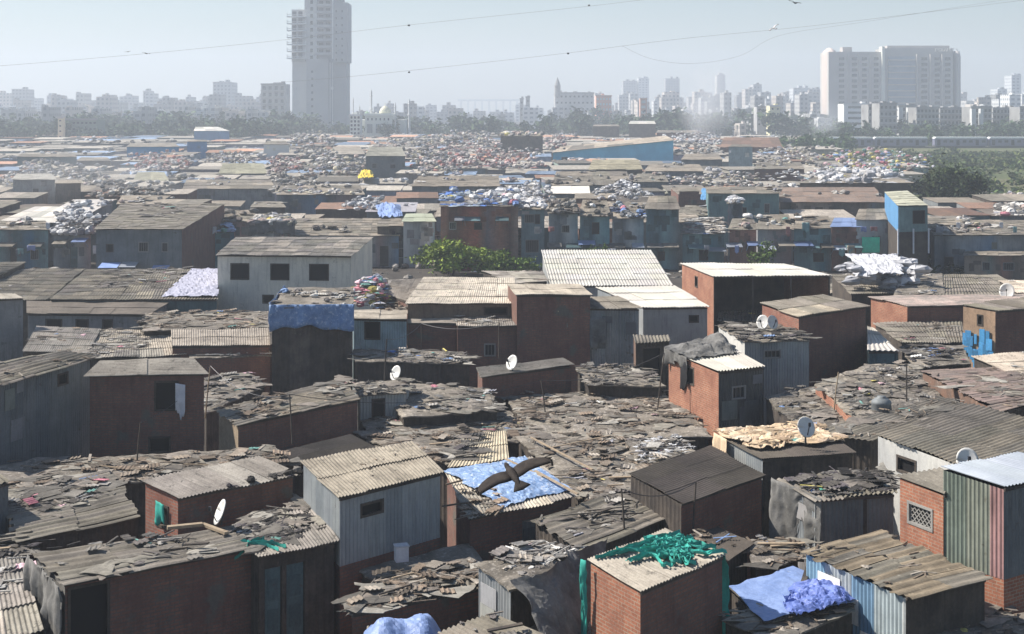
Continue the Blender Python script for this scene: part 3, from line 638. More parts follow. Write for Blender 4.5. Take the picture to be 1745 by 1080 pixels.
def ribbons(Q, specs, seed, w_=.1, lift=.05):
    """long twisted strips of torn cloth"""
    R = random.Random(seed); mb = MB()
    for (u0, v0, u1, v1, wd) in specs:
        n = 16; pts = []; ph = R.uniform(0, 6)
        for i in range(n + 1):
            t = i / n; u = u0 + (u1 - u0) * t + .03 * math.sin(t * 9 + ph); v = v0 + (v1 - v0) * t + .04 * math.sin(t * 7 + ph * 2)
            p = bil(Q, np.array(u), np.array(v)); ed = max(0, u - 1, v - 1, -u)
            pts.append(Vector((p[0], p[1], p[2] + lift + .05 * abs(math.sin(t * 11 + ph)) - ed * 1.5)))
        P = np.zeros((n + 1, 5, 3))
        for i in range(n + 1):
            dd = (pts[min(i + 1, n)] - pts[max(i - 1, 0)]).normalized(); sdv = dd.cross(Vector((0, 0, 1))).normalized(); ww = wd * (.6 + .4 * math.sin(i * .9 + ph))
            for j in range(5):
                x = (j - 2) / 2; P[i, j] = pts[i] + sdv * x * ww + Vector((0, 0, .05 * math.cos(x * 4 + i * .8) + .03))
        mb.grid(P, tuple(np.array((1, 1, 1)) * R.uniform(.7, 1.2)), None, .008)
    return mb
sp = [(R9.uniform(.02, .3), R9.uniform(.1, .5), R9.uniform(.7, 1.02), R9.uniform(.15, .6), R9.uniform(.04, .09)) for _ in range(7)]
sp += [(R9.uniform(.45, .85), R9.uniform(.1, .6), R9.uniform(.6, 1.04), R9.uniform(.25, 1.0), R9.uniform(.06, .24)) for _ in range(20)]
sp += [(R9.uniform(.35, .6), R9.uniform(.4, .7), R9.uniform(.3, .8), R9.uniform(.6, .95), .05) for _ in range(6)]
tc = ribbons(Q, sp, 3).build('teal_cloth', 'teal_cloth'); tagged(tc, 'torn teal cloth tangled across the corrugated roof of the brick shack', 'cloth')
dm = drape(Q[2].lerp(Q[1], .0) + Vector((-.15, -.05, .03)), Q[2].lerp(Q[1], .55) + Vector((.1, 0, .03)), 1.6, .12, 2.2, (24, 14), .1, seed=8, rag_=.25); tagged(dm.build('teal_cloth', 'teal_cloth', smooth=True), 'teal cloth hanging down the right side of the brick shack', 'cloth')
dm = drape(Q[0] + Vector((-.12, 0, .05)), Q[0] + Vector((.0, -.12, .05)), 2.3, .09, 5, (8, 22), .06, seed=11, rag_=.2); tagged(dm.build('teal_cloth', 'teal_cloth', smooth=True), 'narrow teal strip hanging at the left corner of the brick shack', 'cloth')
# ================================================================ centre field of low littered roofs
def low(label, quad, z, n, pal, litlab, roof='rough', size=.9, kinds='rrrrps', rise=.08, reg=(0, 1, 0, 1), **k):
    r = shack('low_shack', label, 'shack', quad, z, rise, roof, 'dark_wood', **k)
    if n: litter(r, n, litlab, pal, reg, size, kinds)
    return r
low('low shack with ragged grey roof right of the small open doorway', [(640, 648), (835, 660), (852, 700), (685, 710)], 3.6, 190, 'grey', 'grey rags and sticks behind the open field of roofs')
e11 = shack('doorway_shack', 'small blue grey shack with an open doorway in the middle of the roofs', 'shack', [(600, 652), (700, 645), (690, 668), (612, 672)], 4.2, .08, 'rough', 'grey_metal', ops=[('f', .28, .55, -1.35, -.2)], over=(.1, .05))
litter(e11, 60, 'rags on top of the small open doorway shack', 'grey', size=.8)
low('broad brown littered roof in front of the dark dish roof', [(860, 672), (1130, 668), (1215, 742), (905, 752)], 3.1, 420, 'brown', 'brown rubbish and twigs spread over the middle of the roofs', kinds='rrrrppst')
low('flat brown roof in front of the small doorway', [(612, 712), (870, 700), (905, 752), (640, 765)], 3.05, 260, 'brown', 'brown rags and dark holes in front of the small doorway')
low('sloping littered roof behind the grey metal shed', [(600, 735), (800, 735), (790, 795), (680, 770)], 3.15, 150, 'brown', 'dry rags and sticks behind the grey metal shed')
j4 = shack('low_shack', 'small pale corrugated roof patch among rags above the flying bird', 'shack', [(795, 742), (862, 733), (868, 785), (762, 800)], 3.5, .18, 'corr', 'shaded_dark_brick', tints=(1, (1.9, 1.8, 1.5)), tv=.05, over=(.2, .05))
litter(j4, 70, 'dark rags hanging over the small pale roof patch', 'dark', (0, .5, 0, .8), .8)
low('wide brown roof between the bird and the white rubble', [(878, 742), (1068, 735), (1100, 800), (985, 850)], 3.35, 260, 'brown', 'brown scraps and pale patches right of the tarpaulin')
j6 = low('low roof covered in white rubble behind the brown sheet roof', [(1066, 752), (1148, 740), (1188, 768), (1092, 795)], 3.5, 60, 'pale', 'dull rags around the white rubble')
litter(j6, 260, 'chalky white rubble behind the brown sheet roof', 'white', (.1, 1, .1, .9), .55, 'tttrr', 'white_rubble', 'rubble')
def plank(x0, y0, x1, y1, z, label, w_=.09, mt='pale_wood', nm='plank', z1=None):
    m = MB(); a = at(x0, y0, z); b = at(x1, y1, z if z1 is None else z1); m.bar(a, b, w_, w_ * .5); tagged(m.build(nm, mt), label, nm.replace('_', ' '))
plank(905, 745, 1010, 800, 3.65, 'long pale pole lying across the brown roofs left of white rubble', .07, nm='pole'); plank(942, 762, 1040, 742, 3.6, 'short pole crossing the long pale pole', .06, nm='pole')
plank(862, 782, 925, 812, 4.55, 'pale batten on the tarpaulin behind the bird', .08); plank(912, 802, 985, 842, 4.6, 'pale batten along the right edge of the tarpaulin', .08)
plank(285, 899, 345, 893, 4.75, 'pale beam lying on the long grey roof below the dish', .16); plank(345, 893, 386, 908, 4.72, 'second pale beam beside the dark rags, sloping down', .13)
plank(404, 730, 396, 792, 4.1, 'pale upright post at the end of the long brick shack', .09, z1=3.1, nm='post')
dish(377, 873, 4.75, 'tilted white satellite dish beside the dark rags on the corrugated roof', .42, (-.75, -.35, .35), .3)
# teal thread near a2
tg = ribbons(QS[a2.name], [(-.1, .5, .3, .75, .02), (-.05, .45, .25, .95, .02), (.0, .6, .35, .9, .015), (-.15, .7, .2, .6, .02)], 8); tagged(tg.build('tangled_rope', 'teal_cloth'), 'green cord tangled on the roof beside the dark rags', 'cord')
gc = drape(QS[a3.name][0].lerp(QS[a3.name][3], .4) + Vector((-.02, 0, -.35)), QS[a3.name][0].lerp(QS[a3.name][3], .62) + Vector((-.02, 0, -.35)), .6, .03, 5, (8, 8), .0, seed=2); tagged(gc.build('green_cloth', 'teal_cloth', smooth=True), 'scrap of green cloth in the opening of the brick shack on the left', 'cloth')
# ================================================================ FOREGROUND, right
c1 = shack('brown_roof_shack', 'dark brick shack under a smooth dark brown sheet roof', 'shack', [(1070, 806), (1209, 762), (1306, 811), (1164, 860)], 4.75, .15, 'brownu', 'shaded_dark_brick', 'dark_wood', over=(.18, .08), tv=.08)
c2 = shack('beige_cloth_shack', 'shack with flat dark roof spread with beige cloth', 'shack', [(1222, 742), (1395, 730), (1460, 772), (1298, 783)], 5.1, .08, 'brown', 'dark_wood', 'grey_metal', over=(.12, .1), tv=.05)
Q = QS[c2.name]
tagged(sheet([Vector(bil(Q, np.array(u), np.array(v))) for u, v in ((-.02, -.04), (.95, 0), (.97, .62), (.12, .72))], .12, (60, 30), seed=21, wr=.1, sc=3.2, rag_=.16).build('beige_cloth', 'beige_cloth'), 'crumpled beige cloths spread to dry on the flat dark roof', 'cloth')
PAL['beige'] = [(.62, .47, .31), (.5, .37, .24), (.72, .6, .44), (.4, .29, .19), (.66, .5, .36)]
litter(c2, 150, 'loose folded strips of beige and tan cloth on the flat dark roof', 'beige', (.08, .97, 0, .62), 1.7, 'r', 'cloth_strips', 'cloth', .16)
dm = drape(Q[0] + Vector((-.08, 0, .1)), Q[0].lerp(Q[3], .3) + Vector((-.05, 0, .1)), .9, .05, 4, (10, 8), .02, seed=4); tagged(dm.build('beige_cloth', 'beige_cloth', smooth=True), 'beige cloth end hanging over the left edge of the flat dark roof', 'cloth')
c3 = shack('rag_roof_shack', 'slate metal shack with rag covered roof behind the plank roof shack', 'shack', [(1322, 815), (1508, 803), (1529, 842), (1388, 852)], 4.9, .1, 'old', 'slate_metal', 'grey_metal', over=(.12, .1), ops=[('f', .62, .64, -1.5, -.1)])
litter(c3, 230, 'dark rags and bits of green netting over the slate metal shack', 'dark', (.1, 1, 0, .85), .8, 'rrrrps'); litter(c3, 26, 'green netting scraps on the rag covered roof', 'green', (.2, .6, .3, .9), .6, 'r', 'green_netting', 'netting')
Q = QS[c3.name]
dm = drape(Q[0] + Vector((-.05, 0, .05)), Q[3].lerp(Q[2], .12) + Vector((0, -.05, .05)), 1.5, .07, 1.8, (30, 16), .1, seed=31, rag_=.3); tagged(dm.build('grey_sheeting', 'grey_cloth', smooth=True), 'grey sheeting drooping over the left corner of the slate metal shack', 'sheeting')
c4 = shack('wide_roof_house', 'house with very wide grey corrugated roof and whitewashed wall on the right', 'house', [(1490, 740), (1655, 690), (1860, 742), (1660, 802)], 5.6, .1, 'oldu', 'grey_metal', 'plaster', over=(.15, .12), tints=(.4, (1.25, 1.22, 1.15)), tv=.1, ops=[('l', .22, .42, -.75, -.3)])
c4b = low('grey corrugated roof joining the wide roof house on its left', [(1392, 735), (1600, 678), (1660, 695), (1490, 752)], 4.6, 60, 'brown', 'scraps where two grey roofs meet on the right', 'oldu', .6)
c5 = shack('painted_metal_shed', 'tall shed of green, pink and blue painted corrugated sheets with pale roof', 'shed', [(1602, 796), (1735, 772), (1850, 800), (1714, 832)], 6.3, .12, 'zinc', 'slate_metal', 'tinted_metal', over=(.08, .03), lower=(3.95, 'lit_orange_brick'), tv=.08, wt={'l': [(.2, .24, .2), (.25, .27, .22), (.42, .25, .24), (.2, .33, .42)]}, patches=0)
c5b = shack('brick_room', 'small brick room with lattice window beside the painted metal shed', 'house', [(1529, 810), (1602, 797), (1660, 830), (1609, 842)], 5.75, .06, 'old', 'shaded_dark_brick', 'lit_orange_brick', over=(.06, .03), ops=[('l', .2, .75, -1.05, -.5, 'lattice')])
Q = QS[c5b.name]
c6 = shack('plank_roof_shack', 'shack with brown ribbed plank roof and pale blue corrugated side wall', 'shack', [(1366, 940), (1497, 905), (1693, 987), (1549, 1021)], 4.3, .1, 'strip', 'dark_wood', 'tinted_metal', over=(.2, .1), wt={'l': [(.3, .5, .66), (.55, .6, .62), (.25, .42, .6), (.5, .58, .6), (.6, .62, .6)]}, tints=(.7, (1.3, 1.18, 1.0)), tv=.14)
litter(c6, 26, 'loose splinters on the brown ribbed plank roof', 'brown', size=.6, kinds='ppr')
c7 = shack('tarp_roof_shack', 'low shack whose flat roof is wrapped in blue tarpaulin', 'shack', [(1243, 1004), (1352, 968), (1462, 1028), (1300, 1062)], 3.6, .05, 'brown', 'dark_wood', over=(.1, .05))
Q = QS[c7.name]
tagged(sheet(Q, .05, (44, 40), seed=33, wr=.02, rag_=.06).build('tarpaulin', 'blue_tarp'), 'smooth blue tarpaulin stretched over a flat roof right of the teal cloth', 'tarpaulin')
tagged(sheet([Vector(bil(Q, np.array(u), np.array(v))) for u, v in ((.35, .62), (.99, .5), (1.04, 1.08), (.3, 1.06))], .22, (40, 26), seed=35, wr=.14, sc=2.8, rag_=.2, lift=.1, tint=(.6, .62, .9)).build('tarpaulin', 'blue_tarp'), 'bunched darker blue plastic on the front of the smooth blue tarpaulin', 'tarpaulin')
plank(1379, 962, 1366, 1003, 3.75, 'short weathered plank lying on the smooth blue tarpaulin', .14, 'dark_wood')
c10 = low('low brown roof in front of the smooth blue tarpaulin', [(1225, 1050), (1300, 1040), (1445, 1040), (1330, 1100)], 3.45, 90, 'brown', 'brown scraps in front of the smooth blue tarpaulin', size=.7)
c8 = low('brown sheet roof between the teal draped shack and the slate metal shack', [(1176, 912), (1225, 897), (1285, 925), (1240, 958)], 3.9, 20, 'brown', 'scraps right of the teal draped roof', 'brown', .6)
c8b = low('small rag covered roof below the slate metal shack', [(1272, 925), (1352, 918), (1368, 955), (1285, 968)], 3.7, 90, 'brown', 'rags in the hollow below the slate metal shack', size=.8)
c9 = low('low rubble covered roof in the bottom right corner', [(1560, 1055), (1690, 1030), (1800, 1070), (1620, 1140)], 3.1, 190, 'brown', 'stones and rags in the bottom right corner', size=.8, kinds='rrrttp')
dish(1373, 728, 5.35, 'white satellite dish behind the beige cloth roof', .4, (.2, -.85, .45), .5)
dish(1648, 785, 5.9, 'large white satellite dish above the painted metal shed', .42, (-.1, -.9, .4), .35)
f8 = low('littered grey roof sloping up from the beige cloth', [(1302, 675), (1400, 655), (1520, 720), (1370, 735)], 4.1, 190, 'grey', 'grey scraps behind the satellite dish and beige cloth', size=.8)
f8b = shack('low_shack', 'low roof with a strip of exposed orange brick wall', 'shack', [(1388, 652), (1480, 622), (1560, 690), (1462, 716)], 4.55, .08, 'rough', 'dark_wood', 'lit_orange_brick', over=(.1, .05))
litter(f8b, 170, 'grey and pale rubbish over the roof with the orange brick strip', 'grey', size=.8)
f8c = low('grey roof with raised flap behind the water tank', [(1475, 620), (1570, 620), (1600, 672), (1520, 700)], 4.3, 150, 'grey', 'dark flaps and pale boards behind the water tank', size=.9)
f8d = low('grey littered roof right of the water tank', [(1520, 672), (1600, 672), (1660, 705), (1560, 722)], 4.35, 110, 'grey', 'scraps right of the water tank', size=.8)
wt_ = MB(); p = at(1502, 706, 4.45); wt_.lathe(p, [(.02, 0), (.36, 0), (.38, .04), (.36, .2), (.38, .22), (.36, .4), (.38, .42), (.36, .5), (.25, .6), (.16, .64), (.16, .68), (.02, .69)], 16); o = wt_.build('water_tank', 'slate_metal', smooth=True); tagged(o, 'dark blue plastic water tank among the littered roofs on the right', 'water tank')
f9 = shack('graffiti_shack', 'shack with white painted scrawl on its dark purple wall and pinkish roof', 'shack', [(1570, 632), (1700, 626), (1840, 672), (1705, 702)], 4.75, .08, 'stripp', 'dark_wood', 'rust_sheet', over=(.1, .03))
litter(f9, 110, 'reddish splinters on the pinkish roof', 'brown', size=.6, kinds='ppr')
f10 = low('pale flat roof behind the pinkish roof at the right edge', [(1655, 606), (1800, 596), (1860, 650), (1745, 650)], 4.8, 60, 'pale', 'pale scraps at the right edge behind the pinkish roof', 'corr', .7, tints=(1, (1.6, 1.5, 1.4)))
# white scrawl on the f9 left wall
Q = QS[f9.name]; A = Q[0] + Vector((.12, 0, 0)); B = Q[3] + Vector((.1, 0, 0)); dd = (B - A); dd.z = 0; Ln = dd.length; dd /= Ln; nn = Vector((dd.y, -dd.x, 0))
gm = MB()
for st in ([(.5, -.9), (.6, -.3), (.95, -.35), (.9, -.6), (.6, -.62)], [(1.0, -.9), (.85, -.62)], [(1.15, -.35), (1.2, -.6), (1.45, -.6), (1.5, -.38)], [(1.6, -.5), (1.9, -.52)], [(2.6, -1.0), (2.7, -.45), (2.95, -.45), (3.0, -.95)], [(3.3, -.7), (3.8, -.75)]):
    for (s_, t_), (s2, t2) in zip(st, st[1:]):
        if s2 < Ln: gm.bar(A + dd * s_ + nn * .04 + Vector((0, 0, t_)), A + dd * s2 + nn * .04 + Vector((0, 0, t2)), .07, .012)
gm.build('painted_scrawl', 'letters', f9)
# ================================================================ MIDDLE, centre and right
e13 = shack('orange_brick_house', 'narrow orange brick house with half pale, half rag covered roof', 'house', [(1137, 597), (1226, 580), (1304, 626), (1224, 634)], zE(634, 728, 3.1), .1, 'white', 'slate_metal', 'lit_orange_brick', over=(.06, .05), ops=[('l', .3, .52, -.9, -.2), ('f', .3, .58, -1.1, -.62, 'glass')], wt={'f': [(.6, .55, .5)]})
Q = QS[e13.name]
tagged(sheet([Q[0] + Vector((-.1, 0, .05)), Q[1] + Vector((.1, .2, .1)), Vector(bil(Q, np.array(.95), np.array(.52))), Vector(bil(Q, np.array(-.05), np.array(.5)))], .45, (34, 26), seed=41, wr=.09, sc=2).build('grey_sheeting', 'grey_cloth'), 'grey sheeting piled over the back half of the orange brick house', 'sheeting')
dm = drape(Q[0] + Vector((-.08, 0, .15)), Q[0].lerp(Q[3], .45) + Vector((-.06, 0, .1)), .55, .06, 2.5, (20, 8), .02, seed=14, rag_=.25); tagged(dm.build('grey_sheeting', 'grey_cloth', smooth=True), 'grey cloth edge hanging over the orange brick wall', 'sheeting')
dm = drape(Q[0].lerp(Q[3], .3) + Vector((-.03, 0, -.15)), Q[0].lerp(Q[3], .44) + Vector((-.03, 0, -.15)), 1.1, .04, 5, (8, 10), .02, seed=15); tagged(dm.build('dark_cloth', 'dark_cloth', smooth=True), 'dark cloth hanging from the orange brick wall opening', 'cloth')
f1 = shack('plaster_shack', 'grey plastered shack with rag roof right of the orange brick house', 'shack', [(1222, 553), (1330, 551), (1382, 578), (1268, 582)], zE(580, 660, 3.1), .08, 'rough', 'grey_metal', 'plaster', over=(.1, .06), ops=[('f', .3, .55, -.75, -.4, 'glass')])
litter(f1, 170, 'dark rags and slats on the grey plastered shack', 'dark', size=.9, kinds='rrrps')
f2 = shack('dark_brick_house', 'big dark brick house with sloping grey corrugated roof and two dishes', 'house', [(1295, 517), (1402, 502), (1482, 522), (1362, 541)], zE(541, 645, 3.1), .12, 'old', 'shaded_dark_brick', 'brick', over=(.2, .12), tints=(.35, (1.7, 1.65, 1.55)))
dish(1300, 549, 5.35, 'left dish of the pair by the big dark brick house', .42, (-.5, -.8, .3), .3); dish(1316, 549, 5.4, 'right dish of the pair by the big dark brick house', .4, (.35, -.8, .3), .3)
e12 = shack('small_shack', 'narrow dark shack with its own little roof left of the orange brick house', 'shack', [(1078, 572), (1138, 570), (1142, 582), (1082, 585)], zE(585, 655, 3.1), .05, 'old', 'dark_wood', 'rust_sheet', over=(.15, .05), ops=[('f', .2, .75, -2, -.2)])
e5 = shack('cloth_front_shack', 'big grey boarded shack with cloths hanging on its front', 'shack', [(925, 506), (1052, 505), (1095, 527), (945, 526)], zE(527, 612, 3.0), .15, 'old', 'slate_metal', 'pale_wood', over=(.2, .12), ops=[('f', .0, .3, -2.1, -.15)], wt=[(1.25, 1.2, 1.15), (1, 1, 1), (1.3, 1.3, 1.3)])
for i, (u0, u1, t, lab) in enumerate(((.03, .12, (.5, .5, .55), 'dark cloth hanging leftmost on the boarded shack front'), (.14, .22, (1, 1, 1), 'patterned grey cloth hanging on the boarded shack front'), (.4, .58, (.8, .85, .9), 'wide bluish cloth hanging on the boarded shack front'))):
    Q = QS[e5.name]; tagged(drape(Q[3].lerp(Q[2], u0) + Vector((0, .1, -.4)), Q[3].lerp(Q[2], u1) + Vector((0, .1, -.4)), 1.5, .05, 3, (12, 10), .1, tint=t, seed=50 + i).build('hanging_cloth', 'grey_cloth', smooth=True), lab, 'cloth')
tagged(drape(Q[3] + Vector((-.1, .15, -.1)), Q[3] + Vector((.25, .05, -.1)), 3.2, .06, 4, (8, 16), .1, seed=57).build('hanging_cloth', 'beige_cloth', smooth=True), 'long pale cloth strip at the left corner of the boarded shack', 'cloth')
e4 = shack('brick_house', 'plain dark brick house squeezed left of the boarded shack', 'house', [(862, 484), (985, 484), (1010, 503), (878, 503)], zE(503, 612, 3.0), .15, 'corr', 'shaded_dark_brick', over=(.12, .1), tints=(.9, (1.5, 1.45, 1.35)))
e2 = shack('pale_roof_house', 'low house with pale corrugated roof and a dim pink wall', 'house', [(722, 472), (878, 474), (880, 518), (690, 518)], 5.55, .55, 'corr', 'brown_plaster', over=(.35, .1), tints=(1, (2.1, 2.03, 1.9)), tv=.08, ops=[('f', .72, .93, -.55, -.2)])
e2b = shack('low_shack', 'grey corrugated lean-to left of the pale roof house', 'shack', [(668, 478), (724, 474), (704, 518), (655, 500)], 5.2, .5, 'corr', 'shaded_dark_brick', tints=(.8, (1.4, 1.35, 1.3)), over=(.1, .05))
e3 = shack('low_shack', 'small corrugated awning roof with pale rubbish under the pink wall', 'shack', [(775, 537), (880, 537), (885, 556), (778, 557)], zE(557, 612, 3.0), .15, 'corr', 'shaded_dark_brick', 'shaded_dark_brick', over=(.3, .05), tints=(.8, (1.3, 1.25, 1.2)), ops=[('f', .45, .62, -1.5, -.9, 'bars')])
litter(e3, 70, 'pale crumpled rubbish on the small awning roof', 'pale', (0, .8, 0, .9), .8)
e1 = shack('pale_blue_house', 'pale blue painted metal house with a single dark window', 'house', [(600, 528), (694, 529), (694, 545), (601, 543)], zE(544, 605, 3.0), .1, 'corru', 'tinted_metal', 'plaster', over=(.12, .04), ops=[('f', .22, .5, -1.0, -.12)], wt=[(.5, .66, .72)], tints=(1, (1.7, 1.65, 1.55)), tv=.05, patches=0)
e1b = shack('brick_house', 'reddish brick room adjoining the pale blue metal house', 'house', [(697, 528), (776, 530), (778, 552), (695, 550)], zE(551, 606, 3.0), .12, 'corru', 'shaded_dark_brick', over=(.1, .04), tints=(.6, (1.3, 1.25, 1.2)))
e8 = shack('low_shack', 'long dark shack with rag and blue plastic covered roof, dish in front', 'shack', [(600, 593), (790, 599), (802, 620), (606, 615)], zE(618, 655, 3.0), .08, 'rough', 'dark_wood', over=(.1, .06))
litter(e8, 170, 'grey rags along the long dark shack roof', 'grey', size=.8); litter(e8, 40, 'blue plastic scraps on the long dark shack roof', 'blue', (.35, .62, .1, .9), .7, 'r', 'plastic_scraps', 'plastic scraps')
dish(675, 636, 3.5, 'white satellite dish in front of the long dark shack', .42, (-.6, -.65, .4), .55); dish(873, 618, 4.3, 'white satellite dish behind the low brown brick shack', .42, (-.6, -.65, .4), .3)
e9 = shack('low_brick_shack', 'low dark red brick shack with single sloping sheet roof', 'shack', [(811, 627), (958, 611), (978, 624), (820, 642)], zE(642, 685, 3.1), .1, 'corru', 'shaded_dark_brick', over=(.15, .08), tints=(.5, (1.2, 1.15, 1.1)))
e10 = shack('low_shack', 'grey ragged shack below the big boarded shack', 'shack', [(980, 625), (1070, 622), (1136, 657), (1000, 655)], 3.75, .08, 'rough', 'dark_wood')
litter(e10, 170, 'grey sticks and rags below the big boarded shack', 'grey', size=.85, kinds='rrrpps')
e6 = shack('white_roof_hall', 'hall with large bright white corrugated roof in the middle', 'hall', [(922, 426), (1110, 426), (1148, 487), (938, 488)], 4.6, .35, 'white', 'grey_metal', over=(.2, .12), tv=.03)
e6b = shack('white_roof_house', 'grey metal house with flat bright white roof in front of the white roof hall', 'house', [(1015, 490), (1150, 487), (1210, 524), (1095, 525)], zE(525, 590, 3.0), .12, 'white', 'grey_metal', over=(.2, .1), tv=.03, ops=[('f', .72, .86, -.75, -.4)])
e6c = low('flat brown roof between the green bush and the pale roof house', [(820, 462), (925, 462), (935, 480), (880, 484)], 4.6, 20, 'brown', 'scraps beside the green bush', 'corr')
e7 = shack('open_front_shed', 'orange brick shed with bright white roof and black open front', 'shed', [(1159, 448), (1338, 450), (1418, 470), (1216, 472)], zE(472, 560, 2.6), .1, 'white', 'dark_wood', 'lit_orange_brick', over=(.15, .1), open_front=True, posts=4, tv=.03, ops=[('l', .42, .5, -1.0, -.35)])
low('dark low roof inside reach of the open front shed', [(1225, 530), (1300, 530), (1305, 548), (1222, 548)], 3.0, 12, 'dark', 'dark scraps below the open front shed', 'old')
# right middle
f3 = shack('brick_house', 'orange brick house with long pale flat roof at the right', 'house', [(1480, 505), (1745, 502), (1800, 520), (1545, 522)], zE(522, 560, 3.4), .1, 'pink', 'shaded_dark_brick', 'lit_orange_brick', over=(.1, .1), tints=(1, (1.9, 2.0, 2.0)))
f4 = shack('blue_smeared_house', 'brown house with bright blue paint smeared on its lit wall', 'house', [(1638, 520), (1760, 505), (1840, 520), (1698, 530)], zE(530, 605, 3.4), .1, 'old', 'shaded_dark_brick', 'brown_plaster', over=(.1, .05), ops=[('l', .45, .6, -.75, -.25)], wt={'l': [(2.2, 1.9, 1.6)]})
Q = QS[f4.name]; A = Q[0]; B = Q[3]; dd = (B - A); dd.z = 0; Ln = dd.length; dd /= Ln; nn = Vector((dd.y, -dd.x, 0)); bm_ = MB(); Rb = random.Random(3)
for i in range(40):
    s_ = Rb.uniform(.15, Ln - .3); t_ = Rb.uniform(-3.1, -1.7 + .3 * math.sin(s_ * 2)); c = A + dd * s_ + nn * -.03
    bm_.box((c.x + nn.x * .045, c.y + nn.y * .045, A.z + t_), (Rb.uniform(.05, .16), .008 + i * .0006, Rb.uniform(.12, .5)), math.atan2(dd.y, dd.x), tuple(np.array((1, 1, 1)) * Rb.uniform(.8, 1.6)))
bm_.build('paint_smear', 'blue_paint', f4)
f5 = low('grey roof below the long pale flat roof', [(1488, 550), (1640, 548), (1645, 585), (1535, 585)], 3.7, 60, 'brown', 'scraps on the grey roof right of the big dark brick house', 'old', .7)
f6 = shack('small_shack', 'small slate shack with triangular pale roof edge', 'shack', [(1478, 556), (1490, 560), (1533, 599), (1478, 599)], 4.4, .1, 'white', 'teal_paint', over=(.1, .05))
f7 = low('dark heaped roof with purple and blue plastic', [(1535, 590), (1640, 588), (1655, 618), (1555, 625)], 3.9, 130, 'dark', 'dark rags on the heaped roof', size=1.0)
litter(f7, 40, 'purple blue plastic scraps on the heaped roof', 'blue', (.2, .9, .1, .6), .8, 'r', 'plastic_scraps', 'plastic scraps')
f11 = low('grey sloping roof right of the white bundles', [(1600, 468), (1700, 468), (1760, 505), (1590, 505)], 4.4, 10, 'grey', 'few scraps on the sloping roof by the dish', 'old')
f11b = low('pale round edged roof beside the white bundles', [(1545, 468), (1605, 465), (1610, 500), (1520, 505)], 4.5, 70, 'pale', 'pale rubbish beside the white bundles', size=.9)
f11c = low('pale roof at the right edge behind the dish', [(1700, 478), (1800, 478), (1860, 500), (1735, 500)], 4.6, 40, 'pale', 'pale scraps at the right edge behind the dish', 'corr', tints=(1, (1.7, 1.6, 1.5)))
dish(1716, 497, 4.6, 'white satellite dish near the right edge of the photo', .6, (-.35, -.8, .3), .4)
bp = shack('loading_platform', 'low flat platform roof loaded with white bundles', 'platform', [(1415, 468), (1560, 468), (1580, 500), (1450, 502)], 4.2, .05, 'old', 'dark_wood', posts=4)
Rb = random.Random(12); Q = QS[bp.name]
for i in range(46):
    u, v, lv = Rb.uniform(.03, .95), Rb.uniform(.1, .9), Rb.randint(0, 2); p = bil(Q, np.array(u), np.array(v)); bb = MB(); P = []; g_ = Rb.uniform(.6, .9)
    if abs(u - .05) < .1 or abs(u - .88) < .12: lv += 1
    bag(bb, (0, 0, 0), .46, (g_, g_, g_), Rb, .55); o = bb.build('white_bundle', 'white_cloth'); o.location = (p[0], p[1], p[2] + lv * .42)
    tagged(o, 'white tied bundle stacked on the flat platform roof', 'bundle', 'white bundles on the platform roof')
tagged(sheet([Q[0] + Vector((1.0, 0, 1.3)), Q[1] + Vector((-1.2, 0, 1.3)), Q[2] + Vector((-1.4, .4, 1.1)), Q[3] + Vector((1.2, .4, 1.1))], .15, (40, 20), seed=61, wr=.12, tint=(.78, .78, .78)).build('white_sheet', 'white_cloth'), 'white sheet spread over the stacked white bundles', 'sheet')
# ================================================================ MIDDLE, left
d9 = shack('white_house', 'large whitewashed house with three small dark windows and tiled sheet roof', 'house', [(402, 404), (637, 404), (600, 437), (367, 435)], zE(437, 527, 3.1), .15, 'corr', 'plaster', over=(.35, .1), ops=[('f', .1, .235, -1.5, -.5), ('f', .4, .535, -1.5, -.5), ('f', .69, .83, -1.5, -.5), ('f', .34, .42, -3.0, -2.5)], wt=[(1.3, 1.25, 1.14)], patches=0, tints=(.35, (1.6, 1.55, 1.5)), tv=.12)
d5 = shack('blue_topped_shack', 'dark wooden shack whose top is wrapped in blue plastic', 'shack', [(490, 489), (602, 489), (602, 522), (461, 523)], zE(523, 645, 3.0), .2, 'rough', 'dark_wood', 'pale_wood', over=(.1, .05), wt=[(1, 1, 1), (1.6, 1.6, 1.6), (.8, .8, .8)])
litter(d5, 70, 'pale bags and scraps on the blue topped shack', 'pale', size=1.1, kinds='rrbs')
Q = QS[d5.name]; tagged(drape(Q[3] + Vector((-.05, 0, .12)), Q[2] + Vector((.05, 0, .12)), 1.15, .09, 1.5, (40, 8), .06, seed=71, rag_=.1, tint=(.75, .85, .95)).build('blue_plastic', 'pale_tarp', smooth=True), 'blue plastic wrapped round the top of the dark wooden shack', 'tarpaulin')
tagged(drape(Q[0] + Vector((-.05, 0, .1)), Q[3] + Vector((-.05, 0, .1)), 1.0, .08, 1.5, (20, 8), .04, seed=72).build('blue_plastic', 'pale_tarp', smooth=True), 'pale plastic on the left side of the blue topped shack', 'tarpaulin')
d6a = shack('low_shack', 'brick shack with pale sheet and corrugated awning below the heaped rags', 'shack', [(292, 563), (458, 560), (460, 589), (292, 591)], 4.35, .2, 'corr', 'shaded_dark_brick', over=(.2, .05), tints=(1, (1.2, 1.15, 1.1)), tv=.08)
d6b = low('low rag heaped roof behind the corrugated awning', [(250, 532), (460, 530), (460, 560), (240, 563)], 4.3, 260, 'brown', 'brown rags heaped behind the corrugated awning', size=1.0)
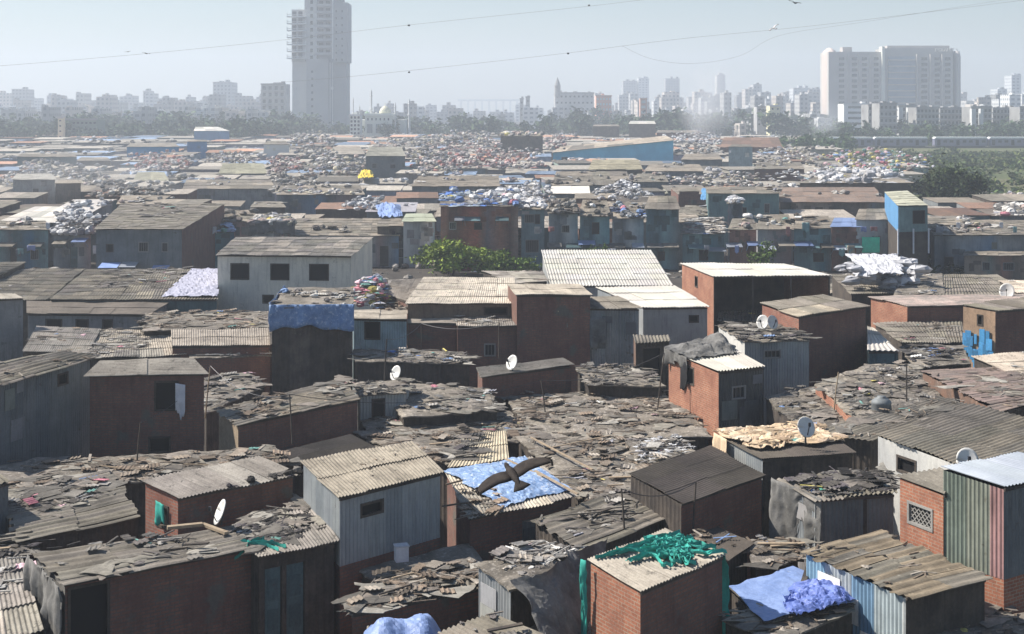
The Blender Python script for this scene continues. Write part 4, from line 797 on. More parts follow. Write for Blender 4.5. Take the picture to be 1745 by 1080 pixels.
d6c = low('grey brown sheet roof with bundle of sticks left of the awning', [(168, 562), (300, 562), (318, 606), (150, 612)], 3.9, 190, 'grey', 'sticks and grey scraps left of the awning', 'corr', .9, reg=(0, .6, 0, 1), tints=(.9, (1.4, 1.35, 1.25)))
d6d = low('dull corrugated roof with a dark blue shadowed end near the left edge', [(62, 556), (172, 560), (150, 602), (38, 600)], 4.0, 50, 'brown', 'scraps on the dull corrugated roof near the left edge', 'corr', .8)
d6e = shack('brick_shack', 'low brick shack with whitish roof strip in the left middle', 'shack', [(318, 596), (458, 592), (462, 604), (325, 610)], 3.9, .06, 'rough', 'shaded_dark_brick', over=(.05, .05))
litter(d6e, 60, 'whitish scraps on the low brick shack in the left middle', 'pale', size=.8)
d8 = shack('plaster_house', 'plain grey house cut off by the left edge below the wide roofs', 'house', [(-60, 502), (25, 500), (42, 508), (-60, 513)], zE(511, 600, 3.0), .08, 'corr', 'grey_plaster', over=(.1, .05), tints=(1, (1.4, 1.4, 1.35)))
d7 = shack('long_shed', 'long low shed with smooth grey roof and dark openings', 'shed', [(45, 513), (288, 515), (255, 537), (45, 535)], zE(537, 566, 3.0), .12, 'brown', 'grey_plaster', over=(.15, .1), tints=(1, (1.7, 1.7, 1.65)), tv=.06, ops=[('f', .15, .28, -.75, -.25), ('f', .4, .5, -.75, -.25), ('f', .62, .7, -.75, -.25)])
d10 = low('wide grey roof left of the long littered roof', [(20, 458), (145, 458), (80, 512), (-60, 508)], 3.9, 25, 'grey', 'few scraps on the wide grey roof at the left', 'old', tints=(.5, (1.3, 1.28, 1.2)))
d10b = low('grey roof in the far left corner above the wide grey roof', [(-60, 446), (45, 447), (0, 470), (-60, 480)], 4.3, 10, 'grey', 'scraps on the far left grey roof', 'old')
d11 = shack('long_shed', 'long shed whose wide grey roof is covered in rags and a pale sheet', 'shed', [(148, 459), (372, 458), (372, 511), (84, 511)], 4.25, .2, 'old', 'teal_paint', over=(.2, .1), tints=(.4, (1.25, 1.23, 1.15)))
litter(d11, 260, 'grey rags and boards along the middle of the long shed roof', 'grey', (.15, .8, 0, .7), 1.0, 'rrrrps')
Q = QS[d11.name]; tagged(sheet([Vector(bil(Q, np.array(u), np.array(v))) for u, v in ((.8, .05), (1, .05), (1, .95), (.66, .95))], .1, (24, 30), seed=75, wr=.1, tint=(.6, .6, .7)).build('pale_sheet', 'white_cloth'), 'pale lilac sheet on the long shed roof beside the white house', 'sheet')
low('dark roof strip beside the awning and blue topped shack', [(240, 545), (300, 530), (300, 548), (235, 556)], 4.2, 40, 'dark', 'black plastic beside the long low shed', size=1.0)

# ================================================================ POLES, CABLES, PIPES
def pole(px, py, z, h, label, lean=(0, 0), r=.03, mt='dark_wood', nm='pole'):
    p = at(px, py, z); m = MB(); m.tube([p - Vector((0, 0, .3)), p + Vector((lean[0] * .5, lean[1] * .5, h * .5)), p + Vector((lean[0], lean[1], h))], [r, r * .9, r * .75], 6); tagged(m.build(nm, mt), label, nm.replace('_', ' ')); return p + Vector((lean[0], lean[1], h))
def cable(a, b, sag, label, r=.012):
    m = MB(); m.tube([a.lerp(b, t) - Vector((0, 0, sag * 4 * t * (1 - t))) for t in [i / 12 for i in range(13)]], r, 4); tagged(m.build('cable', 'dark_metal'), label, 'cable', 'cables between the roofs')
t1 = pole(655, 640, 4.2, 1.6, 'thin pole on the small open doorway shack', (.1, 0)); t2 = pole(850, 600, 4.6, 1.4, 'thin pole standing by the dish behind the low brown brick shack')
t3 = pole(1120, 690, 3.4, 2.2, 'leaning pole left of the orange brick house', (.3, 0)); t4 = pole(930, 700, 3.2, 1.3, 'short stick standing in the middle roof field', (-.2, 0))
t5 = pole(350, 700, 3.8, 1.8, 'bamboo pole between brown brick house and long brick shack', (.2, 0), mt='pale_wood'); t6 = pole(498, 742, 4.0, 1.5, 'pole behind the grey metal shed', (-.1, 0)); t7 = pole(1545, 690, 4.5, 1.6, 'thin mast near the dark blue water tank'); t8 = pole(1420, 700, 4.2, 1.5, 'stick beside the dish behind the beige cloths', (.2, 0), mt='pale_wood')
t9 = pole(718, 610, 3.6, 1.7, 'upright reddish pole in front of the reddish brick room', r=.025); t10 = pole(232, 790, 3.9, 1.4, 'pole at the corner of the brown brick house', (.15, 0)); t11 = pole(1180, 905, 3.9, 1.4, 'pole by the brown roof shack', (.1, 0)); t12 = pole(1065, 905, 4.0, 1.2, 'short pole on the dark slab roof', (-.1, 0))
for a, b, sg, lb in ((t1, t9, .25, 'cable from the doorway shack to the reddish pole'), (t9, t2, .3, 'cable from the reddish pole to the dish pole'), (t4, t3, .4, 'cable across the middle roof field'), (t5, t6, .5, 'cable running behind the long brick shack'), (t7, t8, .4, 'cable from the water tank mast to the stick by the dish'), (t10, t5, .3, 'cable past the front of the brown brick house'), (t12, t11, .3, 'cable above the dark slab roof'), (t6, t4, .6, 'long cable over the pale roof patch')): cable(a, b, sg, lb)
def pipe(root, u, side, label):
    Q = QS[root.name]; p = (Q[3].lerp(Q[2], u) if side == 'f' else Q[0].lerp(Q[3], u)); m = MB(); q = p + Vector((0, .16 if side == 'f' else -.0, -.1)); m.tube([(q.x, q.y, 0), (q.x, q.y, q.z)], .04, 6); m.build('drain_pipe', 'dark_metal', root)
lows = [n for n in QS if n.startswith('low_shack') and 28 < QS[n][0].y < 62]
for i in range(30):
    Rp = random.Random(i + 100); Qn = QS[Rp.choice(lows)]; p = bil(Qn, np.array(Rp.uniform(.2, .8)), np.array(Rp.uniform(.2, .8))); L_ = Rp.uniform(.5, 1.3); a = Rp.uniform(-.6, .6); m = MB(); z = p[2]; k = i % 3; dx, dy = math.cos(a) * L_ / 2, math.sin(a) * L_ / 2
    m.bar((p[0] - dx, p[1] - dy, z + .12), (p[0] + dx, p[1] + dy, z + .2), .04 if i % 2 else .13, .035)
    g_ = ['pale', 'dark', 'grey'][k]; nm = 'stick' if i % 2 else 'plank'
    tagged(m.build(nm, ['pale_wood', 'dark_wood', 'old_asbestos'][k]), f'loose {g_} {nm} lying on the littered roofs', nm, f'loose {g_} {nm}s on the near roofs')
# ================================================================ SETTLEMENT ROWS BEHIND THE STREET
def auto_ops(wm, hgt, R, far, floors=None):
    """doors below, windows above, spaced along the front"""
    ops = []; n = max(1, int(wm / (2.2 if far < 160 else 3.4))); fl = floors or max(1, int(hgt / 2.5)); fh = hgt / fl
    for f in range(fl):
        for i in range(n):
            if R.random() < .22: continue
            c = (i + .5 + R.uniform(-.18, .18)) / n; hw = R.uniform(.28, .48) / wm * (1.2 if f == 0 else 1)
            if f == 0 and R.random() < .6: ops.append(('f', c - hw, c + hw, .08, min(2.1, fh - .25), 'door' if R.random() < .6 else 'plain'))
            else: ops.append(('f', c - hw, c + hw, f * fh + .9, f * fh + R.uniform(1.5, min(2.0, fh - .3)), R.choice(['plain', 'bars', 'plain', 'glass'])))
    return [o for o in ops if 0.02 < o[1] < o[2] < .98 and o[4] < hgt - .15]
def S_(label, x0, x1, yb, yf, wb, sk=(8, -8), z0=3.0, roof='old', wf='slate_metal', wl=None, tints=(.4, (1.4, 1.35, 1.3)), ops=None, litn=0, pal='bags', litlab=None, name='shack', rows=True, size=1.2, kinds='rrbbps', maxd=1.1, wt=None, **k):
    z = zE(yf, wb, z0); Yf = (HC - z) * F0 / (yf - HY); Wm = (x1 - x0) / F0 * Yf
    D = min(max(4.0, Wm * maxd), 14); flat = (HC - z) * F0 / (yb - HY) - Yf
    rise = 0.08 if flat <= D else HC - (yb - HY) / F0 * (Yf + D) - z
    rise = min(rise, D * .4)
    R = random.Random(int(x0 * 7 + yf))
    if ops is None: ops = auto_ops(Wm, z, R, Yf) if rows else []
    if wt is None and rows and Yf < 200: wt = [(1.4, 1.4, 1.4), (.6, .65, .7), (2.3, 2.2, 2.1), (1.1, 1.5, 1.6), (1.7, 1.1, 1.0), (1, 1, 1), (.8, 1.2, 1.7)]
    r = shack(name, label, name.replace('_', ' '), [(x0 + sk[0], yb), (x1 + sk[1], yb), (x1, yf), (x0, yf)], z, rise, roof, wf, wl, ops=ops, over=(.35, .15), tints=tints, wt=wt, fascia=False, patches=9 if rows else 2, **k)
    if litn: litter(r, litn, litlab or ('sacks and scraps on the roof of the ' + ' '.join(label.split()[:9])), pal, (0, 1, 0, 1), size, kinds, 'scrap_sacks', 'sacks')
    return r
def stall_dressing(root, n, seed, z1, labs):
    """awnings and cloths on the street side"""
    R = random.Random(seed); Q = QS[root.name]; A = Q[3]; B = Q[2]; d = (B - A).normalized(); nn = Vector((d.y, -d.x, 0))
    for i in range(n):
        u = (i + .5) / n + R.uniform(-.1, .1); p = A.lerp(B, u); w_ = R.uniform(.5, .9); z = z1 + R.uniform(-.2, .2)
        a = Vector((p.x, p.y, z)) - d * w_; b = Vector((p.x, p.y, z)) + d * w_
        m = MB(); P = np.array([[tuple(a + nn * -.2), tuple(b + nn * -.2)], [tuple(a + nn * 1.1 - Vector((0, 0, .3))), tuple(b + nn * 1.1 - Vector((0, 0, .3)))]]); g_ = R.uniform(.5, 1.3)
        m.grid(P[::-1], (g_, g_, g_), None, .03); m.bar(a + nn * 1.05 - Vector((0, 0, .3)), a + nn * .0 - Vector((0, 0, .9)), .04); m.bar(b + nn * 1.05 - Vector((0, 0, .3)), b - Vector((0, 0, .9)), .04)
        m.build('awning', R.choice(['old_asbestos', 'zinc', 'teal_paint', 'grey_cloth', 'blue_tarp']), root)
# left rows
r = shack('long_shack', 'wide two storey shack with big grey roof behind the long littered shed', 'shack', [(205, 349), (385, 346), (312, 391), (160, 391)], 5.6, .35, 'old', 'slate_metal', 'shaded_dark_brick', ops=auto_ops(8.5, 5.6, random.Random(2), 130), fascia=False, over=(.3, .15)); stall_dressing(r, 3, 5, 2.7, None)
litter(r, 60, 'scraps on the big grey roof of the wide two storey shack', 'grey', (.2, .9, 0, .6), 1.3)
r = S_('teal and brick two storey shack at the left edge under the white roofs', -40, 85, 375, 392, 458, z0=0, wf='teal_paint', litn=30, pal='pale'); stall_dressing(r, 3, 8, 2.6, None)
r = S_('dark blue shack with rusty awning and sack balcony left of the wide shack', 88, 158, 380, 401, 458, z0=0, wf='slate_metal', litn=60, pal='white', size=1.5, kinds='b'); stall_dressing(r, 2, 9, 3.0, None)
r = S_('small shack with dim blue tarpaulin roof right of the wide two storey shack', 318, 402, 380, 396, 458, z0=0, wf='teal_paint', litn=70, pal='dark')
Q = QS[r.name]; tagged(sheet(Q, .1, (20, 14), seed=80, wr=.08).build('tarpaulin', 'pale_tarp'), 'dull blue tarpaulin over the small shack right of the wide shack', 'tarpaulin')
S_('bright white sloping roof shack at the left, lower of the pair', -10, 92, 352, 380, 396, sk=(70, 40), wf='grey_plaster', roof='white', litn=0, rows=False)
S_('bright white sloping roof shack at the left, upper of the pair', 75, 150, 340, 366, 382, sk=(50, 45), wf='grey_plaster', roof='white', litn=40, pal='white', rows=False)
S_('small grey roofed upper room standing over the wide shack roof', 198, 266, 333, 348, 356, sk=(10, 26), litn=12, rows=False)
S_('grey roofed shack between the wide shack and the sack balcony', 350, 440, 358, 378, 398, litn=40, pal='grey')
S_('long grey roofed shack directly behind the whitewashed house', 490, 682, 372, 402, 430, sk=(16, 0), z0=1.5, litn=26, pal='grey', wf='slate_metal')
r = S_('sack balcony shack wrapped in dark tarpaulin behind the whitewashed house', 430, 498, 372, 384, 404, wf='grey_metal', litn=130, pal='bags', size=1.6, kinds='b', roof='old'); Q = QS[r.name]
tagged(drape(Q[3] + Vector((-.3, -.1, .5)), Q[2] + Vector((.3, -.1, .5)), 1.3, .15, .8, (20, 8), .05, seed=90).build('tarpaulin', 'grey_cloth', smooth=True), 'dark tarpaulin round the balcony full of sacks', 'tarpaulin')
S_('tiny roof held above the balcony full of sacks', 426, 488, 343, 353, 358, rows=False, wf='dark_wood', litn=8)
r = S_('dark two storey shack immediately right of the whitewashed house', 640, 706, 372, 386, 455, z0=0, wf='dark_wood')
r = S_('pale grey metal shack with green edged roof near the bush', 684, 744, 364, 378, 456, z0=0, roof='white', wf='grey_metal', tints=(1, (.8, .9, .75)))
S_('lilac white roofed shack behind the pale metal shack', 622, 708, 345, 361, 372, sk=(10, 4), roof='white', rows=False, tints=(1, (.85, .85, 1)), litn=12, pal='white')
tb = sheet([at(640, 352, 4.6), at(682, 352, 4.6), at(686, 371, 4.5), at(646, 373, 4.5)], .7, (16, 14), seed=91, wr=.2); tagged(tb.build('tarpaulin', 'blue_tarp'), 'bright blue bundled tarpaulin on the lilac white roof', 'tarpaulin')
# centre rows
r = S_('dark red brick shack with wide blue heaped roof above the rubble mound', 748, 886, 326, 352, 404, z0=3.3, wf='brick', roof='old', litn=120, pal='blue', size=1.6, kinds='rrrb'); stall_dressing(r, 3, 15, 5.2, None)
litter(r, 80, 'grey and white sacks on the dark red brick shack', 'white', (.4, 1, 0, .8), 1.5, 'rrb', 'scrap_sacks', 'sacks')
r = S_('tall narrow pale turquoise house beside the rubble mound', 885, 931, 343, 357, 458, z0=0, wf='tinted_metal', wt=[(.3, .42, .45)], litn=50, pal='white', size=1.3, kinds='b', ops=[('f', .15, .55, -1.3, -.5, 'glass'), ('f', .2, .75, 1.6, 2.8, 'bars'), ('f', .6, .8, -1.4, -.5, 'plain')])
r = S_('dark two storey shack behind the white roof hall, left end of its row', 932, 988, 338, 365, 460, z0=0, wf='slate_metal', litn=60, pal='grey'); stall_dressing(r, 2, 16, 2.7, None)
r = S_('teal grey two storey shack behind the white roof hall', 985, 1042, 341, 369, 460, z0=0, wf='teal_paint', litn=22, pal='grey'); stall_dressing(r, 2, 17, 2.7, None)
r = S_('grey roofed two storey shack with blue scrap behind the white roof hall', 1040, 1100, 345, 373, 460, z0=0, wf='slate_metal', litn=40, pal='blue'); stall_dressing(r, 2, 18, 2.7, None)
r = S_('taller teal two storey shack behind the right end of white roof hall', 1098, 1160, 334, 357, 460, z0=0, wf='teal_paint', roof='old'); stall_dressing(r, 2, 19, 2.6, None)
S_('bright white flat roof shack among sack heaps in the centre', 936, 1006, 317, 330, 341, sk=(4, -2), roof='white', rows=False, litn=0)
S_('grey roofed low shack between teal shack and pink sided hut', 1160, 1236, 350, 367, 376, litn=30, pal='grey', rows=False)
r = S_('two storey shack with pale folded sacks on its roof', 1160, 1237, 372, 399, 460, z0=0, wf='teal_paint', litn=120, pal='pale', size=1.5, kinds='rrr'); stall_dressing(r, 2, 20, 2.4, None)
S_('dark brown box room standing behind the low grey roofs in the centre', 1155, 1194, 322, 326, 352, wf='shaded_dark_brick', rows=False)
S_('narrow hut with pink side wall and white sacks on top', 1238, 1268, 340, 347, 396, sk=(2, -2), wf='slate_metal', wl='salmon_wall', litn=30, pal='white', kinds='b')
tb = sheet([at(1196, 322, 5.4), at(1228, 322, 5.4), at(1224, 341, 4.6), at(1194, 342, 4.6)], .2, (16, 12), seed=92, wr=.1); tagged(tb.build('tarpaulin', 'sky_paint'), 'light blue sheet sloping down left of the pink sided hut', 'tarpaulin')
r = S_('two storey dark shack right of the pale folded sacks', 1240, 1292, 372, 392, 460, z0=0, wf='shaded_dark_brick', litn=10); stall_dressing(r, 2, 21, 2.6, None)
S_('turquoise green walled shack under a long grey roof', 1205, 1330, 318, 330, 378, sk=(-4, -4), wf='teal_paint', litn=8, wt=[(1.5, 1.5, 1.4)])
S_('wide shack with big brown sheet roof and dim windows', 1326, 1512, 319, 345, 372, sk=(0, -22), roof='rust', wf='brown_plaster', tints=(1, (1.3, 1.5, 1.6)), litn=14, pal='pale')
r = S_('two storey shack with grey white roof behind the open front shed', 1288, 1352, 366, 391, 462, z0=0, wf='slate_metal', litn=20); stall_dressing(r, 2, 22, 2.7, None)
r = S_('two storey shack with brownish roof and blue awning', 1350, 1420, 368, 390, 462, z0=0, wf='teal_paint', litn=20, pal='brown'); stall_dressing(r, 3, 23, 2.7, None)
r = S_('two storey shack with light blue metal roof', 1414, 1470, 371, 387, 462, z0=0, roof='zinc', wf='shaded_dark_brick', tints=(1, (.7, .85, 1.2))); stall_dressing(r, 2, 24, 2.6, None)
r = S_('grey roofed shack with a green painted panel left of the blue sided house', 1456, 1526, 356, 375, 462, z0=0, wf='grey_metal', roof='old'); q = QS[r.name][3]
gp = MB(); p = atY(1484, 417, q.y - .05); gp.box(tuple(p), (.85, .04, .75), 0, (1.6, 2.0, 1.6)); gp.build('painted_panel', 'teal_cloth', r)
r = shack('blue_sided_house', 'tall house with bright blue side wall and white sheet roof', 'house', [(1507, 327), (1546, 325), (1582, 350), (1530, 351)], 7.2, .2, 'white', 'tinted_metal', 'sky_paint', over=(.15, .05), wt={'f': [(.3, .45, .45), (.2, .3, .3)], 'l': [(1, 1, 1)]}, lower=(4.9, 'dark_wood'), ops=[('f', .5, .9, -1.5, -.4, 'plain')], fascia=False, tints=(1, (1, 1.02, .85)), patches=0)
for t in (0, .5, 1):
    p = QS[r.name][3].lerp(QS[r.name][2], t); m = MB(); m.bar((p.x, p.y - .1, 3.0), (p.x, p.y - .1, 5.2), .12); m.build('post', 'white_cloth', r)
S_('long low row shack with rough pale roof at the right edge', 1590, 1790, 382, 401, 470, z0=0, wf='slate_metal', litn=90, pal='pale', sk=(-10, 0))
S_('brown sloping roof shack under the dark tree', 1582, 1665, 372, 384, 402, sk=(-30, -10), wf='dark_wood', rows=False, litn=20)
S_('brown walled shack standing below the long low row on the right', 1640, 1760, 428, 436, 478, z0=0, wf='brown_plaster', sk=(4, 0), rows=True)
# rows further back
YW = 343.0
bw = shack('blue_warehouse', 'long bright blue warehouse with grey roof rising to the right', 'warehouse', None, 0, corners=[atY(958, 255, YW + 14), atY(1128, 234, YW + 14), atY(1146, 241, YW), atY(944, 263, YW)], roof='old', wf='sky_paint', wl='sky_paint', ops=[('f', .07, .12, -2.6, -1.4, 'glass'), ('f', .19, .24, -3.0, -1.8, 'glass')], over=(.5, .3), tints=(.8, (2.2, 2.1, 2.0)), patches=0, fascia=False, wt=None, z=0) if False else None
def warehouse():
    c = [atY(955, 250, YW + 14), atY(1135, 231, YW + 14), atY(1150, 239, YW), atY(940, 260, YW)]
    return shack('blue_warehouse', 'long bright blue warehouse with grey roof rising to the right', 'warehouse', [(0, 0)] * 4, 0, 0, 'old', 'cyan_paint', 'cyan_paint', ops=[('f', .07, .12, -2.2, -1.1, 'glass'), ('f', .19, .24, -2.6, -1.5, 'glass')], over=(.5, .3), corners=c, tints=(.8, (2.2, 2.1, 2.0)), patches=0, fascia=False, wt=[(1.25, 1.25, 1.2)])
warehouse()
S_('low shack with olive grey roof in front of the blue warehouse', 1002, 1096, 272, 289, 306, wf='dark_wood', tints=(1, (1.5, 1.5, 1.25)), rows=False)
S_('low dark roofed shack right of the olive grey roof', 1098, 1200, 280, 292, 312, wf='slate_metal', rows=False, litn=20)
S_('brown brick upper room with long rust roof behind the blue warehouse right end', 1226, 1334, 234, 251, 262, wf='shaded_dark_brick', roof='rust', rows=False)
S_('pale turquoise walled shack right of the blue warehouse', 1240, 1284, 246, 250, 286, wf='tinted_metal', wt=[(.45, .55, .55)], rows=False)
S_('dark shack with grey roof and white sack on its wall', 1160, 1232, 262, 272, 286, rows=False, wf='slate_metal')
S_('brown flat topped room left of the cream edged room on the skyline', 1010, 1056, 212, 215, 236, wf='brown_plaster', rows=False, sk=(3, -3))
S_('brown flat topped room with cream roof edge on the skyline', 1071, 1118, 206, 211, 236, wf='brown_plaster', rows=False, sk=(3, -3), roof='white')
S_('dark brown long room behind sacks on the skyline', 1118, 1196, 222, 226, 238, wf='shaded_dark_brick', rows=False, sk=(3, -3))
S_('brown flat topped room rising from the great sack heap', 852, 926, 228, 232, 262, wf='brown_plaster', rows=False, sk=(4, -4), litn=60, pal='bags', kinds='b', size=2.5)
S_('green grey flat roofed shack among sack heaps, left of centre', 372, 456, 278, 296, 303, rows=False, tints=(1, (1.5, 1.6, 1.4)))
S_('small green grey roof shack left of the larger green grey roof', 226, 288, 293, 308, 314, rows=False, tints=(1, (1.5, 1.6, 1.4)))
S_('weathered grey shed with dark metal walls left of the great sack heap', 622, 692, 250, 266, 296, wf='slate_metal', rows=True, tints=(1, (1.3, 1.4, 1.4)))
S_('grey roofed shack touching the weathered grey shed', 560, 622, 250, 263, 272, rows=False, tints=(1, (1.6, 1.6, 1.6)))
S_('long dark teal shack in the hazy left part', 28, 132, 262, 267, 283, wf='teal_paint', rows=False)
S_('long low dark shack with white sacks below it on the left', 130, 190, 268, 274, 286, rows=False, wf='brown_plaster')
S_('blue walled long shack in the left distance', 215, 306, 244, 250, 266, wf='blue_paint', rows=False, tints=(1, (1.5, 1.5, 1.5)))
S_('bright royal blue box shack in the left distance', 318, 354, 238, 241, 262, wf='sky_paint', wl='blue_paint', rows=False, sk=(2, -2))
S_('blue hall with gleaming white roof edge in front of the far trees', 330, 392, 216, 223, 240, wf='sky_paint', rows=False, roof='white', sk=(3, -20))
S_('cream walled shack with flat roof left of centre distance', 448, 494, 240, 246, 266, wf='white_wall', rows=False)
S_('long grey roofed building with row of windows left of centre', 310, 470, 306, 322, 336, rows=True, wf='grey_plaster', litn=20)
S_('long dark fronted shack with lilac panel, left of centre', 470, 622, 316, 332, 352, rows=True, wf='slate_metal', litn=90, pal='bags')
S_('long brown grey roof beyond the blue heaped shack', 700, 852, 300, 318, 336, sk=(14, -2), rows=False, litn=30, tints=(1, (1.1, 1.05, 1.0)))
S_('grey roofed shack on the left under hazy sacks', 20, 96, 296, 306, 336, rows=True, wf='grey_plaster', tints=(1, (1.7, 1.8, 1.9)))
S_('dusky purple walled shack left, above the white sloping roofs', 92, 140, 306, 312, 340, rows=False, wf='brown_plaster')
S_('long grey roof with rubbish beyond the centre white flat roof', 940, 1076, 292, 316, 326, rows=False, litn=60, pal='grey')
S_('dark shack row behind the centre white flat roof', 1078, 1140, 296, 310, 330, rows=False, wf='slate_metal', litn=20)
S_('low slope roofed long shack at the field edge', 1360, 1560, 292, 312, 330, sk=(60, -60), rows=False, wf='dark_wood', litn=200, pal='white', size=2.2, kinds='rrb')
S_('dark slope roofed shack right of the turquoise wall', 1284, 1372, 276, 288, 300, rows=False, wf='shaded_dark_brick', litn=30)
S_('grey pale roofed shack at the right edge beyond the dark tree', 1700, 1790, 352, 368, 384, rows=False, litn=140, pal='bags', size=2.0, kinds='rrbb')
yt = sheet([at(612, 298, 4.0), at(636, 298, 4.0), at(636, 305, 4.2), at(610, 305, 4.2)], 1.2, (14, 10), seed=95, wr=.3); tagged(yt.build('yellow_sheet', 'yellow_paint'), 'bright yellow plastic sheet on a roof in the distance', 'plastic sheet')
# washing hung on the street fronts
Rl = random.Random(9)
for i in range(30):
    px = Rl.choice([Rl.uniform(-5, 390), Rl.uniform(930, 1580), Rl.uniform(930, 1580), Rl.uniform(1590, 1745)]); z = Rl.choice([2.3, 4.4, 4.8, 2.6]); x = (px - CX) / F0 * 135.2; w_ = Rl.uniform(.18, .4); cn_, t = Rl.choice([('white', (.9, .9, .9)), ('blue', (.35, .42, .7)), ('dull red', (.55, .25, .22)), ('green', (.3, .5, .48)), ('tan', (.6, .5, .35)), ('black', (.2, .2, .22)), ('grey', (.5, .5, .52))])
    o = drape((x - w_, 135.1, z), (x + w_, 135.1, z), Rl.uniform(.4, .9), .05, 3, (8, 5), .0, tint=t, seed=i).build('hanging_cloth', 'white_cloth', smooth=True); tagged(o, cn_ + ' piece of washing hung on the dark street fronts ' + ('at the left' if px < 500 else 'behind the white roofs' if px < 1290 else 'towards the blue sided house' if px < 1590 else 'at the far right'), 'cloth', 'washing ' + ('at the left' if px < 500 else 'behind the white roofs' if px < 1290 else 'towards the blue sided house' if px < 1590 else 'at the far right'))
# ---------------------------------------------------------------- filler rows: packed individual shacks, nearest first, the far rest as one mass
def inside(px, py, poly):
    c = False; j = len(poly) - 1
    for i in range(len(poly)):
        if ((poly[i][1] > py) != (poly[j][1] > py)) and px < (poly[j][0] - poly[i][0]) * (py - poly[i][1]) / (poly[j][1] - poly[i][1] + 1e-9) + poly[i][0]: c = not c
        j = i
    return c
HARD = list(FOOT)
def blocked(x, y, rx, ry):
    for poly, fy in HARD:
        if abs(fy - y) > 60: continue
        for dx in (-1, -.4, .4, 1):
            for dy in (-1, -.3, .3, 1):
                if inside(x + dx * rx, y + dy * ry, poly): return True
        for q in poly:
            if abs(q[0] - x) < rx and abs(q[1] - y) < ry: return True
    return False
Rf = random.Random(11); cells = []; Y = 27.0
while Y < 600:
    dp = 5.2 if Y < 110 else 4.5 + Y / 60; wd = 4.5 if Y < 110 else 4 + Y / 70
    x = -.40 * Y - wd
    while x < .40 * Y + wd:
        wj = wd * Rf.uniform(.8, 1.35); cx = x + wj / 2; py = HY + HC * F0 / Y; px = CX + cx / Y * F0
        road = 111 < Y + dp / 2 < 137
        field = (px > 1545 and Y > 190) or (px > 1400 and Y > 330) or (px > 1180 and Y > 430 and False)
        bushy = 108 < Y < 150 and 735 < px < 900
        if not (road or field or bushy) and not blocked(cx, Y, wj / 2 * .93, dp / 2 * .9): cells.append((cx, Y, wj * .94, dp * .95, px))
        x += wj + .1
    Y += dp + (.35 if Y < 130 else 1.0 + Y / 160)
def zone(px, Y):
    s = 'left' if px < 420 else 'left centre' if px < 760 else 'centre' if px < 1050 else 'right centre' if px < 1350 else 'right'
    if Y < 108: return 'low between bigger houses, ' + s
    if Y < 190: return 'just beyond the street, ' + s
    if Y < 290: return 'in middle rows, ' + s
    return 'in far rows, ' + s
fill = []; n_ind = 0; far_cells = []; far_mb = MB(); far_wall = MB()
RT = [('old', 'grey'), ('old', 'grey'), ('brown', 'brown'), ('corr', 'pale grey'), ('rust', 'rusty')]
for (cx, Y, wj, dp, px) in cells:
    low_ = Y < 110
    z = Rf.uniform(2.2, 2.7) if low_ else Rf.uniform(2.3, 4.1) if Y < 200 else Rf.uniform(2.0, 3.9)
    if 137 <= Y < 145: z = Rf.uniform(4.6, 5.4)
    a = Rf.uniform(-.12, .12); ca, sa = math.cos(a), math.sin(a); r_ = Rf.uniform(.05, .5)
    C = [Vector((cx + ca * ux - sa * uy, Y + sa * ux + ca * uy, z + (r_ if uy > 0 else 0))) for ux, uy in ((-wj / 2, dp / 2), (wj / 2, dp / 2), (wj / 2, -dp / 2), (-wj / 2, -dp / 2))]
    if n_ind < 150:
        st, cn = Rf.choice(RT); wk = Rf.choice([('dark_wood', 'boarded'), ('slate_metal', 'slate'), ('shaded_dark_brick', 'brick'), ('grey_plaster', 'grey'), ('teal_paint', 'teal')]); ops = auto_ops(wj, z, Rf, Y) if 130 < Y < 180 else []
        s = shack('small_shack', f'small {cn} roofed shack ' + zone(px, Y), 'shack', [(cx * 10, Y), (0, 0), (0, 0), (0, Y * 3)], z, 0, st, wk[0], corners=C, ops=ops, tints=(.5, (1.5, 1.45, 1.4)), fascia=False, patches=0)
        fill.append((f'small {cn} roofed shack with {wk[1]} walls ' + zone(px, Y), px, s)); n_ind += 1
    else:
        b = Rf.uniform(.6, 2.2); t = Rf.choice([(b * .95, b * .97, b)] * 7 + [(b * .6, b * .9, b * 1.5), (b * 1.3, b * .85, b * .7)])
        far_mb.grid(np.array([[C[0], C[1]], [C[3], C[2]]])[:, ::-1], t, None, .12)
        b = Rf.uniform(.5, 1.6); far_cells.append((cx, Y, z, wj, dp)); far_wall.box((cx, Y, z / 2 - .1), (wj / 2 * .95, dp / 2 * .95, z / 2 - .02), a, (b * Rf.uniform(.7, 1.2), b, b * Rf.uniform(.8, 1.3)))
fs = far_wall.build('distant_shacks', 'grey_plaster'); tagged(fs, 'mass of distant shack walls fading into haze towards the skyline', 'shacks', kind='stuff')
fr = far_mb.build('shack_roofs', 'roof_earth', fs)
ORD = ['leftmost', 'second from left', 'third from left', 'fourth from left', 'fifth from left', 'sixth from left', 'seventh from left', 'eighth from left']
by = {}
for lb, px, s in fill: by.setdefault(lb, []).append((px, s))
for lb, v in by.items():
    v.sort(key=lambda t: t[0])
    for k, (px, s) in enumerate(v):
        s['label'] = lb if len(v) == 1 else (lb + ', ' + ORD[min(k, 7)]).replace('just beyond the street, right centre', 'beyond street, right centre').replace('just beyond the street, left centre', 'beyond street, left centre'); s['label'] = s['label'] if len(s['label'].split()) < 17 else s['label'].replace('small ', ''); s['group'] = 'small packed shacks ' + lb.split('walls ')[1]
fsc = MB()
